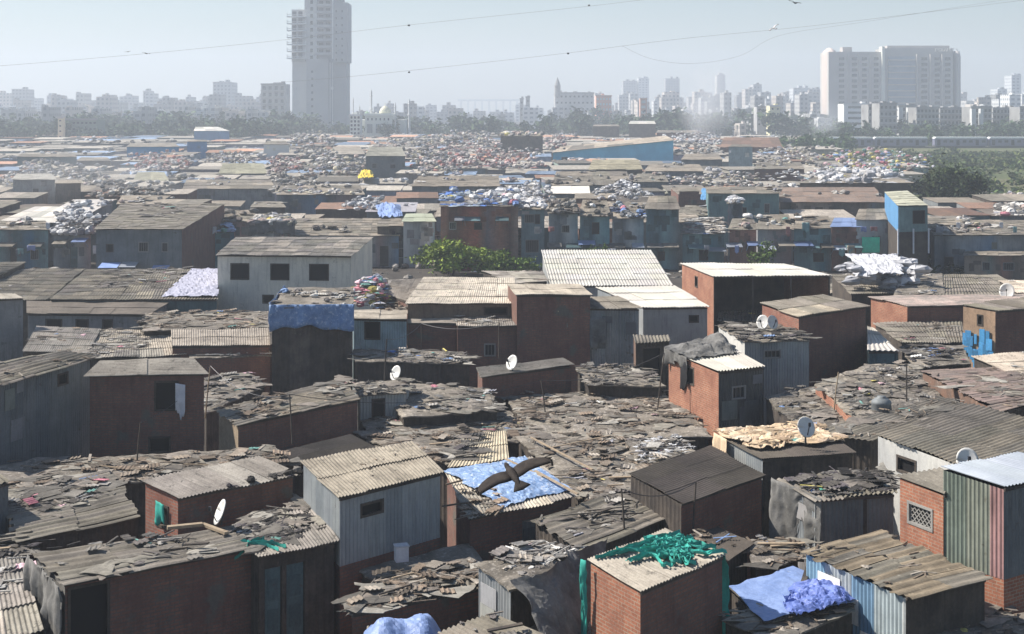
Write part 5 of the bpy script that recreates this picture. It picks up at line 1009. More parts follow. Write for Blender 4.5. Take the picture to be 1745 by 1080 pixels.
for (cx, Y, z, wj, dp) in far_cells:
    if Rf.random() < .3:
        pl = Rf.choice(['bags', 'grey', 'bags', 'pale', 'white', 'red', 'grey'])
        for _ in range(Rf.randint(3, 16)):
            g_ = Rf.uniform(.6, 1.2); c = (cx + Rf.uniform(-.5, .5) * wj, Y + Rf.uniform(-.5, .5) * dp, z + .1); cl = tuple(x * g_ for x in Rf.choice(PAL[pl]))
            (bag(fsc, c, Rf.uniform(.25, .75), cl, Rf) if Rf.random() < .5 else rag(fsc, c, Rf.uniform(.6, 1.6), Rf.uniform(.4, .9), Rf.uniform(0, 3), .5, cl, Rf, 4))
tagged(fsc.build('distant_sacks', 'clutter'), 'sacks and rags dotted over the most distant shack roofs', 'sacks', kind='stuff')
# ---------------------------------------------------------------- heaps of sacks and scrap
def heap(label, x0, x1, y0, y1, n, pal, z=4.0, h=1.2, r=.5, name='sack_heap', flat=False, seed=None, kinds='bbr'):
    R = random.Random(seed or int(x0 * 3 + y0)); mb = MB(); n = int(n * 2.2); r *= .68; h *= .8
    for i in range(n):
        px = R.uniform(x0, x1); py = y0 + (y1 - y0) * R.random(); u = (px - x0) / (x1 - x0) * 2 - 1
        if R.random() < abs(u) ** 3: continue
        p = at(px, py, z); nq = nz3(p.x, p.y, .22, x0 * .1)
        if nq < -.12 + .3 * R.random(): continue
        hh = h * (R.random() * .6 + max(0, nq) * 1.3) * (1 - u * u); g_ = R.uniform(.6, 1.2); col = tuple(c * g_ for c in R.choice(PAL[pal])); rr = r * R.uniform(.5, 1.35)
        c = (p.x, p.y, z - .25 + hh)
        if R.choice(kinds) == 'b': bag(mb, c, rr, col, R)
        else: rag(mb, c, rr * 1.6, rr, R.uniform(0, 3), rr * .6, col, R)
    tagged(mb.build(name, 'clutter'), label, name.replace('_', ' '), kind='stuff')
heap('great reddish and white heap of scrap sacks left of the blue warehouse', 700, 935, 242, 290, 900, 'red', 4.2, 1.8, .65)
heap('pale sack heap left of the great reddish heap', 640, 760, 236, 272, 420, 'bags', 4.6, 2.0, .7)
heap('skyline heap of sacks with yellowish bags behind the great heap', 735, 850, 228, 246, 260, 'bags', 5.2, 2.0, .8)
heap('sack heap just right of the weathered grey shed', 690, 790, 266, 300, 260, 'bags', 4.0, 1.5, .6)
heap('white sacks in front of the weathered grey shed', 520, 625, 268, 300, 300, 'bags', 4.0, 1.4, .6)
heap('rosy bags heap left of the white sacks', 452, 520, 270, 296, 220, 'red', 4.0, 1.2, .55)
heap('grey sack heap on the skyline left of centre', 484, 572, 228, 252, 240, 'bags', 5.2, 2.0, .75)
heap('greyish sack heap in front of the skyline heap left of centre', 500, 580, 252, 268, 150, 'bags', 4.6, 1.2, .6)
heap('pale green and white bags beyond the sack balcony', 455, 545, 300, 326, 220, 'pale', 4.2, 1.3, .55)
heap('white round sacks behind the long grey roof left of centre', 578, 655, 336, 356, 130, 'white', 4.3, 1.2, .42)
heap('white sacks along the roofs left of the white flat roof', 862, 940, 318, 340, 200, 'white', 4.8, 1.2, .42)
heap('black and white sacks right of the white flat roof', 1008, 1120, 320, 344, 320, 'white', 4.9, 1.2, .42)
heap('colourful heap of sorted plastic at the field edge', 1385, 1540, 258, 296, 420, 'mix', 4.0, 1.8, .6)
heap('heap of pale bags and blue plastic right of the turquoise wall', 1288, 1395, 254, 280, 260, 'bags', 4.3, 1.3, .6)
heap('low whitish scrap ridge on the slope roofed long shack', 1310, 1560, 290, 306, 300, 'white', 4.4, .9, .5)
heap('pale sacks behind the blue warehouse right end', 1120, 1235, 226, 246, 260, 'white', 5.2, 1.5, .7)
heap('greenish bags in front of the blue warehouse right end', 1152, 1235, 248, 266, 160, 'pale', 4.6, 1.2, .6)
heap('orange tinted bags left of the blue warehouse roof', 925, 975, 236, 254, 110, 'red', 5.6, 1.6, .7)
heap('sack heap with yellow bags in the hazy left', 36, 110, 278, 304, 260, 'bags', 4.2, 1.3, .6)
heap('brownish sack heap in the hazy left', 100, 190, 286, 318, 260, 'bags', 4.0, 1.3, .55)
heap('scattered sacks beyond the small grey upper room', 150, 300, 312, 336, 300, 'pale', 4.1, 1.0, .5)
heap('lilac and rosy sacks before the royal blue box shack', 215, 330, 262, 292, 300, 'red', 4.2, 1.1, .55)
heap('violet white sacks on roofs left of centre', 345, 450, 262, 278, 200, 'bags', 4.4, .9, .55)
heap('white sacks on the balcony at the left edge', 92, 192, 362, 386, 260, 'white', 4.9, 1.2, .4)
heap('scrap scattered on the roofs at far left', -10, 50, 300, 316, 110, 'bags', 4.0, 1.0, .5)
heap('sacks along the roofs of the central far rows', 960, 1230, 294, 312, 200, 'bags', 4.0, .8, .5)
heap('sacks and rags on the roofs beyond the teal shack', 1130, 1330, 296, 322, 330, 'bags', 4.3, .9, .45)
heap('pinkish scrap among roofs right of the colourful heap', 1480, 1600, 262, 286, 200, 'mix', 3.5, 1.0, .5)
heap('cream and brown scrap heap at the right edge beyond the dark tree', 1655, 1760, 335, 372, 300, 'bags', 2.5, 1.4, .5)
heap('bright mixed rag and bag heap beside the blue topped shack', 596, 672, 490, 520, 170, 'mix', 5.1, 1.2, .3, kinds='brr', seed=5)
heap('pale bags piled on the blue topped dark wooden shack', 482, 560, 486, 502, 60, 'white', 6.7, .7, .3, kinds='brr', seed=6)
heap('brown rag pile along the pale roof beside the bright heap', 640, 720, 500, 528, 80, 'brown', 5.0, .5, .28, kinds='brr', seed=8)
# rubble mound by the bush
mq = [at(742, 398, 3.2), at(888, 398, 3.2), at(905, 452, .3), at(730, 456, .3)]; mo = sheet(mq, 1.0, (50, 40), seed=97, wr=.25, lift=0, thick=.3); o = mo.build('rubble_mound', 'roof_earth'); tagged(o, 'grey rubble mound sloping down behind the green bush', 'mound', kind='stuff')
tagged(strew(mq, 420, 'grey', (.03, .97, .03, .97), 1.3, 'rrrtttp', 55, .5).build('scattered_scraps', 'clutter'), 'scraps and stones on the rubble mound behind the bush', 'scraps', kind='stuff')
sq = [at(-200, 452, 0), at(1900, 452, 0), at(1900, 478, 0), at(-200, 478, 0)]
tagged(strew(sq, 900, 'grey', (0, 1, 0, 1), 1.6, 'rrrtttpb', 56, .02).build('street_litter', 'clutter'), 'litter on the ground of the dark street', 'litter', kind='stuff')
# ================================================================ GREENERY
def leaves(mb, c, rad, n, s, R, shell=.55, cols=((1, 1, 1),), nc=14):
    """leaf sprays in clumps through the crown volume"""
    cl = []
    for _ in range(nc):
        v = Vector((R.gauss(0, 1), R.gauss(0, 1), R.gauss(0, 1))).normalized() * R.uniform(shell, 1.0)
        cl.append((v, R.uniform(.22, .42), R.uniform(.65, 1.35)))
    V = []; T = []
    for i in range(n):
        v, cr, g_ = R.choice(cl); p = v + Vector((R.gauss(0, 1), R.gauss(0, 1), R.gauss(0, 1))) * cr * .55
        if R.random() < .12: p = p * 1.15
        P = Vector((c[0] + p.x * rad[0], c[1] + p.y * rad[1], c[2] + p.z * rad[2]))
        if P.z < .1: P.z = .1 + R.random() * .3
        a = Vector((R.gauss(0, 1), R.gauss(0, 1), R.gauss(0, .6))).normalized(); b = a.cross(Vector((R.gauss(0, 1), R.gauss(0, 1), R.gauss(0, 1)))).normalized(); q = s * R.uniform(.5, 1.4)
        V += [tuple(P - a * q), tuple(P + b * q * .5), tuple(P + a * q), tuple(P - b * q * .5)]; t = np.array(R.choice(cols)) * g_ * R.uniform(.8, 1.2); T += [t] * 4
    m = len(V) // 4; mb.add(V, np.arange(m * 4).reshape(m, 4), np.array(T))
def tree(name, label, px, py, h, w_, n, s, mt='dark_leaf', cols=((1, 1, 1),), seed=1, group=None, trunk=True, z=0, cat='tree', nc=18, Y=None):
    R = random.Random(seed); p = at(px, py, z) if Y is None else Vector(((px - CX) / F0 * Y, Y, z)); root = thing(name, label, cat, p, group)
    tk = MB(); th = h * .45
    tk.tube([(p.x, p.y, z - .1), (p.x + .1, p.y, z + th * .5), (p.x - .05, p.y, z + th), (p.x + .1, p.y, z + h * .75)], [h * .035, h * .028, h * .022, h * .01], 6)
    for k in range(6):
        a = k * 1.05 + R.uniform(-.3, .3); r_ = w_ * .36
        tk.tube([(p.x, p.y, z + th * (.6 + .08 * k)), (p.x + math.cos(a) * r_ * .5, p.y + math.sin(a) * r_ * .5, z + th * 1.0), (p.x + math.cos(a) * r_, p.y + math.sin(a) * r_, z + h * .72)], [h * .015, h * .011, h * .004], 4)
    tk.build('trunk', 'bark', root)
    mb = MB(); leaves(mb, (p.x, p.y, z + h * .56), (w_ / 2, w_ / 2 * .8, h * .44), n, s, R, .45, cols, nc); mb.build('crown', mt, root)
    return root
tree('green_bush', 'bright green bush in front of the rubble mound, leftmost clump', 772, 470, 3.1, 6.4, 4200, .2, 'leaf', ((1, 1, 1), (1.3, 1.2, .8)), 3, cat='bush')
tree('green_bush', 'middle darker clump of the green bush below the rubble mound', 828, 469, 2.5, 4.6, 2600, .2, 'leaf', ((.8, .85, .8), (1.1, 1.05, .8)), 4, cat='bush')
tree('green_bush', 'low right end of the green bush beside the white roof hall', 880, 470, 1.7, 3.6, 1500, .18, 'leaf', ((.8, .9, .9),), 5, cat='bush')
tree('dark_tree', 'large dark tree beside the blue sided house', 1632, 378, 7.6, 8.5, 6500, .32, 'dark_leaf', ((1, 1, 1), (1.3, 1.2, .9)), 6, nc=26)
tree('dark_tree', 'brownish bushy tree left of the large dark tree', 1592, 366, 6.2, 6.5, 3500, .3, 'dark_leaf', ((1.4, 1.1, .9), (1, .9, .8)), 7, nc=20)
tree('bush', 'low dark bush right of the large dark tree', 1668, 384, 3.4, 5.5, 1800, .28, 'dark_leaf', ((1, 1.2, .9),), 8, cat='bush')
tree('bush', 'small green plant in the street below the teal shacks', 1022, 470, 2.8, 3, 800, .18, 'leaf', ((.6, .7, .6),), 9, cat='bush')
tree('bush', 'small plant behind the bright white roof of the open front shed', 1300, 468, 3.0, 2.6, 700, .18, 'leaf', ((.5, .6, .5),), 10, cat='bush')
wd_ = MB(); Rw = random.Random(4)
for i in range(34):
    p = at(Rw.uniform(1575, 1760), Rw.uniform(448, 474), 0); leaves(wd_, (p.x, p.y, .5), (1.2, 1.0, .7), 90, .18, Rw, .3, ((1, 1, 1), (1.6, 1.3, .8)), 4)
tagged(wd_.build('weeds', 'dark_leaf'), 'rough green weeds at the foot of the right hand row', 'weeds', kind='stuff')
# field
fv = [at(1520, 345, 0), at(3200, 345, 0), at(3200, 246, 0), at(1330, 246, 0)]; fm = MB(); fm.grid(np.array([[tuple(fv[0] + Vector((0, 0, .03))), tuple(fv[1] + Vector((0, 0, .03)))], [tuple(fv[3] + Vector((0, 0, .03))), tuple(fv[2] + Vector((0, 0, .03)))]])); fm.build('scrub_field', 'scrub')['kind'] = 'structure'
sb = MB()
for i in range(260):
    px = Rw.uniform(1430, 1850); py = Rw.choice([Rw.uniform(262, 330), Rw.uniform(262, 290)])
    if px < 1540 and py > 275: continue
    p = at(px, py, 0); h = Rw.uniform(.8, 2.4); leaves(sb, (p.x, p.y, h * .4), (Rw.uniform(2, 6), Rw.uniform(2, 5), h * .6), 60, .55, Rw, .3, ((1, 1, 1), (1.5, 1.35, .9), (2.2, 1.7, 1.1)), 5)
tagged(sb.build('shrubs', 'far_leaf'), 'straggling shrubs covering the field on the right', 'shrubs', kind='stuff')
# far belts of trees
def belt(label, x0, x1, Ya, Yb, hmin, hmax, n, seed, cols=((1, 1, 1),), ln=260, s=1.3):
    R = random.Random(seed); mb = MB()
    for i in range(n):
        Y = R.uniform(Ya, Yb); px = R.uniform(x0, x1); x = (px - CX) / F0 * Y; h = R.uniform(hmin, hmax); w2 = h * R.uniform(.5, .85)
        leaves(mb, (x, Y, h * .55), (w2, w2, h * .5), ln, s * h / 10, R, .4, cols, 12)
    tagged(mb.build('tree_belt', 'far_leaf'), label, 'trees', kind='stuff')
belt('dense belt of green trees across the left distance', -60, 500, 560, 680, 6, 10.5, 84, 1)
belt('paler trees behind the dense left belt', -60, 500, 700, 900, 8, 13, 70, 2, ((1.1, 1.1, 1.1),))
belt('green trees between the tower and the mosque side', 480, 960, 620, 820, 6, 11, 60, 3)
belt('hazy trees in the centre right distance', 950, 1420, 650, 950, 7, 13, 80, 4)
belt('trees around the housing blocks on the right', 1400, 1800, 560, 660, 5, 9, 60, 5)
belt('green shrubs below the railway on the right centre', 1290, 1440, 440, 500, 3.5, 6, 26, 6, ((1.2, 1.3, 1),))
# ================================================================ CITY BEHIND
def px2(Y): return Y / F0
def slab(root, name, mt, x0, x1, yt, yb, Y, dep, tint=(1, 1, 1), zmin=None):
    a = atY(x0, yt, Y); b = atY(x1, yb, Y); zb_ = b.z if zmin is None else zmin
    if zb_ > a.z: zb_ = 0
    m = MB(); hw = (b.x - a.x) / 2; hz_ = (a.z - zb_) / 2; c = Vector(((a.x + b.x) / 2, Y + dep / 2, (a.z + zb_) / 2))
    X = [a.x, b.x]; Yy = [Y, Y + dep]; Z = [zb_, a.z]; W = b.x - a.x; H = a.z - zb_
    def q(p, u): m.add(p, [(0, 1, 2, 3)], tint, u)
    q([(X[0], Yy[0], Z[0]), (X[1], Yy[0], Z[0]), (X[1], Yy[0], Z[1]), (X[0], Yy[0], Z[1])], [(0, 0), (W, 0), (W, H), (0, H)])
    q([(X[0], Yy[1], Z[0]), (X[0], Yy[0], Z[0]), (X[0], Yy[0], Z[1]), (X[0], Yy[1], Z[1])], [(0, 0), (dep, 0), (dep, H), (0, H)])
    q([(X[1], Yy[0], Z[0]), (X[1], Yy[1], Z[0]), (X[1], Yy[1], Z[1]), (X[1], Yy[0], Z[1])], [(0, 0), (dep, 0), (dep, H), (0, H)])
    q([(X[1], Yy[1], Z[0]), (X[0], Yy[1], Z[0]), (X[0], Yy[1], Z[1]), (X[1], Yy[1], Z[1])], [(0, 0), (W, 0), (W, H), (0, H)])
    q([(X[0], Yy[0], Z[1]), (X[1], Yy[0], Z[1]), (X[1], Yy[1], Z[1]), (X[0], Yy[1], Z[1])], [(0, 0)] * 4)
    q([(X[0], Yy[1], Z[0]), (X[1], Yy[1], Z[0]), (X[1], Yy[0], Z[0]), (X[0], Yy[0], Z[0])], [(0, 0)] * 4)
    return m.build(name, mt, root)
WC = {}
def win(root, px, py, wpx, hpx, Y, mt='window_glass', name='window', proud=.15, dep=.5, side=None):
    p = atY(px, py, Y); m = MB(); s = px2(Y)
    if side is None: m.box((p.x, Y - proud + dep / 2, p.z), (wpx * s / 2, dep / 2, hpx * s / 2))
    else: m.box((p.x - proud + dep / 2, side, p.z), (dep / 2, wpx * s / 2, hpx * s / 2))
    return m.build(name, mt, root)
def edifice(name, label, cat, x0, x1, yt, Y, dep, mt, cols, rows, wmt='window_glass', wsz=(3, 3), group=None, ybot=215, band=None, roof_bits=2, seed=0, tint=(1, 1, 1), y0=None):
    c = atY((x0 + x1) / 2, 180, Y); root = thing(name, label, cat, (c.x, Y, 0), group); slab(root, 'wall', mt, x0, x1, yt, 400, Y, dep, tint, 0)
    R = random.Random(seed or int(x0)); s = px2(Y); n = 0
    st = (x1 - x0) / cols; rh = (ybot - yt) / rows
    for j in range(rows):
        for i in range(cols):
            if n >= 98: break
            win(root, x0 + st * (i + .5), yt + rh * (j + .6), min(wsz[0], st * .62), min(wsz[1], rh * .55), Y, wmt); n += 1
        if band:
            p = atY((x0 + x1) / 2, yt + rh * (j + 1), Y); m = MB(); m.box((p.x, Y, p.z), ((x1 - x0) * s / 2 + .4, .7, .25)); m.build('floor_slab', band, root)
    for k in range(roof_bits):
        q = R.uniform(x0 + 3, x1 - 6); hh = R.uniform(3, 7); slab(root, 'roof_room' if k else 'water_tank', mt, q, q + R.uniform(3, 7), yt - hh * .7, yt + .5, Y + dep * .3, dep * .3, tint)
    p0 = atY(x0, yt, Y); p1 = atY(x1, yt, Y); m = MB(); m.bar((p0.x - .3, Y - .2, p0.z), (p1.x + .3, Y - .2, p0.z), .5, .8); m.build('parapet', mt, root)
    return root
# --- the unfinished tower; block tints paint its left side as sunlit
TY = 768.0; tw = thing('concrete_tower', 'tall unfinished grey concrete tower with stacked balconies', 'tower', (atY(542, 180, TY).x, TY, 0))
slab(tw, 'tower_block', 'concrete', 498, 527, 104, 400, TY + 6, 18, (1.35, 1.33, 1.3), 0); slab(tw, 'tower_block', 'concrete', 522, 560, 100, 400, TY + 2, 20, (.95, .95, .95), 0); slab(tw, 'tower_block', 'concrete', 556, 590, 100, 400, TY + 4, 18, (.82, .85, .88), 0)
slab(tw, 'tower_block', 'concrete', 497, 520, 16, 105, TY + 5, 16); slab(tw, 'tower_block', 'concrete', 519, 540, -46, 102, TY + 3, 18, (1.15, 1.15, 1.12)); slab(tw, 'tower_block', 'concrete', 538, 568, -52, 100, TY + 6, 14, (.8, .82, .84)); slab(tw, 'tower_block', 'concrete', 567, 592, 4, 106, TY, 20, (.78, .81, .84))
slab(tw, 'tower_block', 'concrete', 568, 584, -6, 6, TY + 4, 10, (.8, .82, .84)); slab(tw, 'column', 'concrete', 565.5, 568, -50, 100, TY - 1, 3, (1.5, 1.5, 1.5))  # column tinted bright so the frame looks sunlit
k = 0
for j in range(13):
    y = 22 + j * 11.8
    if y < 100:
        for x in (501.5, 512): win(tw, x, y + 1, 7, 7.5, TY + 5, 'dark_inside', 'balcony_opening')  # solid near-black boxes paint the shade of the open floors
        m = MB(); p = atY(506, y + 6.5, TY + 3); m.box((p.x, TY + 3, p.z), (5.2, 2.2, .28)); m.box((p.x - 5, TY + 1, p.z + 1), (.15, .15, 1)); m.box((p.x + 5, TY + 1, p.z + 1), (.15, .15, 1)); m.box((p.x, TY + 1, p.z + 1.1), (5, .08, .12)); m.build('balcony', 'white_wall', tw)  # white colour stands in for sunlit balcony edges
for j in range(15):
    y = -44 + j * 11.8
    if y < 100: win(tw, 531, y, 4.4, 6.2, TY + 3, 'dark_inside', 'opening')
    if -40 < y < 96:
        for x in (547, 559): win(tw, x, y + 2, 7.4, 7, TY + 6, 'dark_inside', 'opening')  # again dark boxes, the recess shade is only colour
        m = MB(); p = atY(552.5, y + 7, TY + 4); m.box((p.x, TY + 4, p.z), (4.6, 1.6, .3)); m.box((p.x, TY + 2.5, p.z + .7), (4.4, .1, .5)); m.build('balcony', 'concrete', tw)
    if 6 < y < 100:
        win(tw, 573, y + 4, 2.2, 3.5, TY, 'window_glass', 'opening'); win(tw, 583, y + 4, 2.2, 3.5, TY, 'window_glass', 'opening')
for j in range(8): win(tw, 532, 122 + j * 11.8, 3.6, 4, TY + 2, 'window_glass', 'opening')
for x in (555, 566): win(tw, x, 150, 4, 5, TY + 3.6, 'white_wall', 'light_patch')
for x in (562, 566): slab(tw, 'pipe', 'white_wall', x, x + 1, 106, 215, TY + 1.5, .4)
# --- hospital-like building with rounded left end, painted sunlit by a warm tint
HYY = 900.0; s9 = px2(HYY); hp = thing('long_high_building', 'very wide pale thirteen storey building with rounded left end', 'building', (atY(1517, 180, HYY).x, HYY, 0))
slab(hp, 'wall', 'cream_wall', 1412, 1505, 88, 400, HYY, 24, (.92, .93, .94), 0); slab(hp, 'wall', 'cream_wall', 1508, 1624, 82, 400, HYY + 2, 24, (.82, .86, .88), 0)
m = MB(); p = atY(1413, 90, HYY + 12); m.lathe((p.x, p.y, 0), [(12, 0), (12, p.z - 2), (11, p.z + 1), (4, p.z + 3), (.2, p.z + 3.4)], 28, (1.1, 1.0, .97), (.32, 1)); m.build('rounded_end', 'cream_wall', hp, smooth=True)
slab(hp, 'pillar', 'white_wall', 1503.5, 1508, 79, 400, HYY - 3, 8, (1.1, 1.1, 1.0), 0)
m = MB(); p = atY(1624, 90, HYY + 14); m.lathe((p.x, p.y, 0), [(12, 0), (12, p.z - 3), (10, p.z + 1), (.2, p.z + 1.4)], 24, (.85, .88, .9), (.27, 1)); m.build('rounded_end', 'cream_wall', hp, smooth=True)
slab(hp, 'curtain_wall', 'blue_glass', 1514, 1560, 96, 196, HYY + 1.2, 1, (1.6, 1.6, 1.6)); slab(hp, 'roof_room', 'cream_wall', 1512, 1618, 77.5, 83, HYY + 6, 12, (.9, .9, .92)); slab(hp, 'roof_room', 'cream_wall', 1436, 1452, 80, 90, HYY + 6, 8, (.9, .9, .92))
nn_ = 0
for j in range(11):
    y = 100 + j * 9.4
    for x in (1428, 1434): 
        pass
    for x, w_ in ((1434, 8), (1456, 8), (1473, 7), (1493, 7)): win(hp, x, y, w_ + 1, 5, HYY, 'window_glass')
    for x, w_ in ((1575, 9), (1597, 8), (1615, 8)): win(hp, x, y, w_ + 1, 5, HYY + 2, 'window_glass')
for j in range(9):
    p = atY(1537, 102 + j * 10.5, HYY + .6); m = MB(); m.box((p.x, p.y, p.z), (46 * s9 / 2, .5, .35)); m.build('floor_band', 'cream_wall', hp)
for x in (1445, 1464, 1483, 1563, 1586, 1606): slab(hp, 'pier', 'cream_wall', x - .7, x + .7, 92, 215, HYY - .6, 2, (1.05, 1.05, 1.05), 0)
def text(body, px, py, Y, hpx, mt, name, parent, proud=.6):
    """letters of the rooftop sign from straight bars"""
    F = {'G': '0121,0121,0006,0646,4643,4323', 'O': '0006,0646,4640,4000', 'D': '0006,0636,3644,4442,4230,3000', 'V': '0620,2046', 'I': '2026', 'T': '0646,2620', 'A': '0026,2640,1333'}
    m = MB(); s = hpx * px2(Y) / 6; p = atY(px, py, Y); x = p.x
    for ch in body:
        for st in F[ch].split(','):
            a = (int(st[0]), int(st[1])); b = (int(st[2]), int(st[3])); m.bar((x + a[0] * s, Y - proud, p.z + a[1] * s), (x + b[0] * s, Y - proud, p.z + b[1] * s), s * .9, s * .6)
        x += 5.6 * s
    m.build(name, mt, parent)
text('GODVITA', 1594, 88, HYY + 2, 6, 'letters', 'sign_letters', hp)
# --- other recognisable buildings
edifice('grey_block', 'grey seven storey block immediately left of the unfinished tower', 'building', 445, 486, 143, 820, 18, 'block_wall', 4, 6, wsz=(5, 6), ybot=210, band='concrete', roof_bits=3, tint=(1.3, 1.3, 1.3))
edifice('white_office', 'low white office with dark window bands in front of the wide pale building', 'building', 1438, 1476, 177, 760, 14, 'white_wall', 1, 4, wsz=(34, 3.5), ybot=214, roof_bits=1, tint=(1.25, 1.25, 1.25))
edifice('yellow_block', 'small block with yellow lit side right of the smoke', 'building', 1312, 1330, 180, 700, 10, 'white_wall', 2, 4, ybot=215, roof_bits=1, tint=(1.2, 1.1, .75)); edifice('narrow_block', 'narrow grey white block left of the small yellow sided block', 'building', 1290, 1304, 182, 720, 10, 'block_wall', 2, 4, ybot=215, tint=(1.5, 1.5, 1.5))
for (x0, x1, yt, lab) in ((1480, 1497, 178, 'tall narrow housing block right of the white office'), (1499, 1528, 176, 'bluish housing block behind trees right of the white office'), (1531, 1562, 180, 'housing block with two white lit stair walls'), (1562, 1600, 183, 'dark housing block behind the train, left of two similar'), (1602, 1640, 184, 'dark housing block behind the train, between two similar'), (1655, 1690, 182, 'brownish housing block with white lit corner'), (1692, 1735, 184, 'mauve housing block near the right edge'), (1738, 1775, 182, 'housing block cut by the right edge')):
    r = edifice('housing_block', lab, 'building', x0, x1, yt, 640 + (x0 % 7) * 8, 14, 'block_wall', max(3, int((x1 - x0) / 6)), 5, wsz=(3.4, 4.5), ybot=232, band='concrete', roof_bits=4, group='housing blocks along the railway')
    if x0 in (1531, 1655): slab(r, 'stair_wall', 'white_wall', x0 + 1, x0 + 8, yt + 3, 234, 634 + (x0 % 7) * 8, 3); slab(r, 'stair_wall', 'white_wall', x0 + 16, x0 + 21, yt + 3, 234, 634 + (x0 % 7) * 8, 3)
edifice('hazy_block', 'grey hazy block with a dark spire at its left end', 'building', 946, 1012, 158, 1000, 26, 'block_wall', 9, 4, ybot=200, roof_bits=4, tint=(1.4, 1.4, 1.4)); m = MB(); p = atY(950, 160, 1000); m.lathe((p.x, p.y, p.z - 2), [(2.2, 0), (2.2, 8), (1.6, 10), (.8, 12), (.1, 14)], 8); tagged(m.build('dark_spire', 'block_wall', smooth=False), 'dark pointed spire on the grey hazy block', 'spire')
edifice('salmon_building', 'small salmon and white building among the hazy blocks', 'building', 1016, 1042, 163, 880, 14, 'salmon_wall', 5, 3, wsz=(3, 3.5), ybot=190, wmt='white_wall', roof_bits=1, tint=(1.2, 1.1, 1.05))
edifice('striped_tower', 'thin white and orange stair tower among the trees', 'tower', 1091, 1102, 168, 760, 6, 'salmon_wall', 1, 5, wsz=(7, 5), ybot=212, wmt='white_wall', roof_bits=0)
edifice('cream_slab', 'thin bright cream slab standing over the left trees', 'tower', 98.5, 107, 200, 560, 3, 'cream_wall', 1, 5, wsz=(3, 2), ybot=245, roof_bits=0, tint=(1.3, 1.25, .95)); edifice('green_block', 'dim green low block beside the thin cream slab', 'building', 108, 165, 203, 575, 12, 'block_wall', 8, 4, wsz=(4, 3), ybot=245, tint=(.7, .85, .7))
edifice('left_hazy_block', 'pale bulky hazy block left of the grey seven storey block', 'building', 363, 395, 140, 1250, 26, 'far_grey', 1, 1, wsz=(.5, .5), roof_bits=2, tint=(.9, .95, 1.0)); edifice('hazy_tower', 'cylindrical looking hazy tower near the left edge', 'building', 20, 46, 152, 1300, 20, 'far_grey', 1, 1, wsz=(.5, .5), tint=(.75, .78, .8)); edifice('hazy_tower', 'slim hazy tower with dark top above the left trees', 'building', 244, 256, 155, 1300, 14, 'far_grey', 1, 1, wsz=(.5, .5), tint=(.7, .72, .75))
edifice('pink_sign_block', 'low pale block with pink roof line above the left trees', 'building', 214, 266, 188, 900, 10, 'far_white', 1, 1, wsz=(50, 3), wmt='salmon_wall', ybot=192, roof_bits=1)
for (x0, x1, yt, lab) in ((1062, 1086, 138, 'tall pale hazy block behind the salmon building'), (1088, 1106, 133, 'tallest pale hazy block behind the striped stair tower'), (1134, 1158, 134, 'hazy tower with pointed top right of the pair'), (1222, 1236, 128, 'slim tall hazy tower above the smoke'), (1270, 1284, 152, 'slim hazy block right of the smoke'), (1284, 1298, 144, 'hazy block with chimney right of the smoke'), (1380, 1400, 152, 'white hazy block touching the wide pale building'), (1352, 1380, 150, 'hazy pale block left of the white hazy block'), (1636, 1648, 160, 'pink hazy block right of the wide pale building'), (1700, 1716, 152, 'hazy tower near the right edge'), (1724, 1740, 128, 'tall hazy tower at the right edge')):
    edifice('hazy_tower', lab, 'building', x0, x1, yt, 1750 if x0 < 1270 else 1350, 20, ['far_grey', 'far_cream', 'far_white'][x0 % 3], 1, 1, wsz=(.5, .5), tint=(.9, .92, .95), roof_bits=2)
Rs = random.Random(21)
def skyline(x0, x1, yl, yh, Ya, Yb, n, where):
    for i in range(n):
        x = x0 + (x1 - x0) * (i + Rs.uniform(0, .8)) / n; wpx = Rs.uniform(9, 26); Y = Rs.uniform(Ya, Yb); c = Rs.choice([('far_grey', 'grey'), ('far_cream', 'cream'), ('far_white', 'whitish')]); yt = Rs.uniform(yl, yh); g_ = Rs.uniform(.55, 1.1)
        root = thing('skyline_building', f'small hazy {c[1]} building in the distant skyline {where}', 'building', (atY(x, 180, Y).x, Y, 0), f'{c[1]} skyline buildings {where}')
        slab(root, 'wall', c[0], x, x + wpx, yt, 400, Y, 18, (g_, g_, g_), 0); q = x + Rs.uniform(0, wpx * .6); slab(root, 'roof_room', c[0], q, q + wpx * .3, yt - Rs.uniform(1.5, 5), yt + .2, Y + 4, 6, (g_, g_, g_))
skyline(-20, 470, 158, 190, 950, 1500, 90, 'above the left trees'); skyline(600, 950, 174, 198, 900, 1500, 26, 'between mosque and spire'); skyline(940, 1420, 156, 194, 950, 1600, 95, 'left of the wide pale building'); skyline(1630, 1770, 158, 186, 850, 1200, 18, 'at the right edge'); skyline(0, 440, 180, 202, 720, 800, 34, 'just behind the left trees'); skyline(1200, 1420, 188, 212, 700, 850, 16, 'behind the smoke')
# --- mosque
MY = 620.0; sM = px2(MY); mq_ = thing('mosque', 'white mosque with domes and minarets right of the unfinished tower', 'mosque', (atY(650, 180, MY).x, MY, 0))
slab(mq_, 'wall', 'white_wall', 622, 668, 195, 400, MY, 12, (1.15, 1.15, 1.05), 0); slab(mq_, 'wall', 'white_wall', 612, 690, 204, 400, MY + 4, 14, (1, 1.02, .98), 0); slab(mq_, 'cornice', 'white_wall', 620, 670, 193, 197, MY - .6, 13, (1.3, 1.3, 1.2))
def dome(px, py, rpx, mt='white_wall', t=(1, 1, 1), Y=MY, nm='dome'):
    p = atY(px, py, Y); r = rpx * px2(Y); m = MB(); m.lathe((p.x, Y + 4, p.z), [(r * .9, 0), (r, r * .3), (r * .95, r * .7), (r * .7, r * 1.1), (r * .3, r * 1.4), (.1, r * 1.55), (.08, r * 2)], 16, t); m.build(nm, mt, mq_, smooth=True)
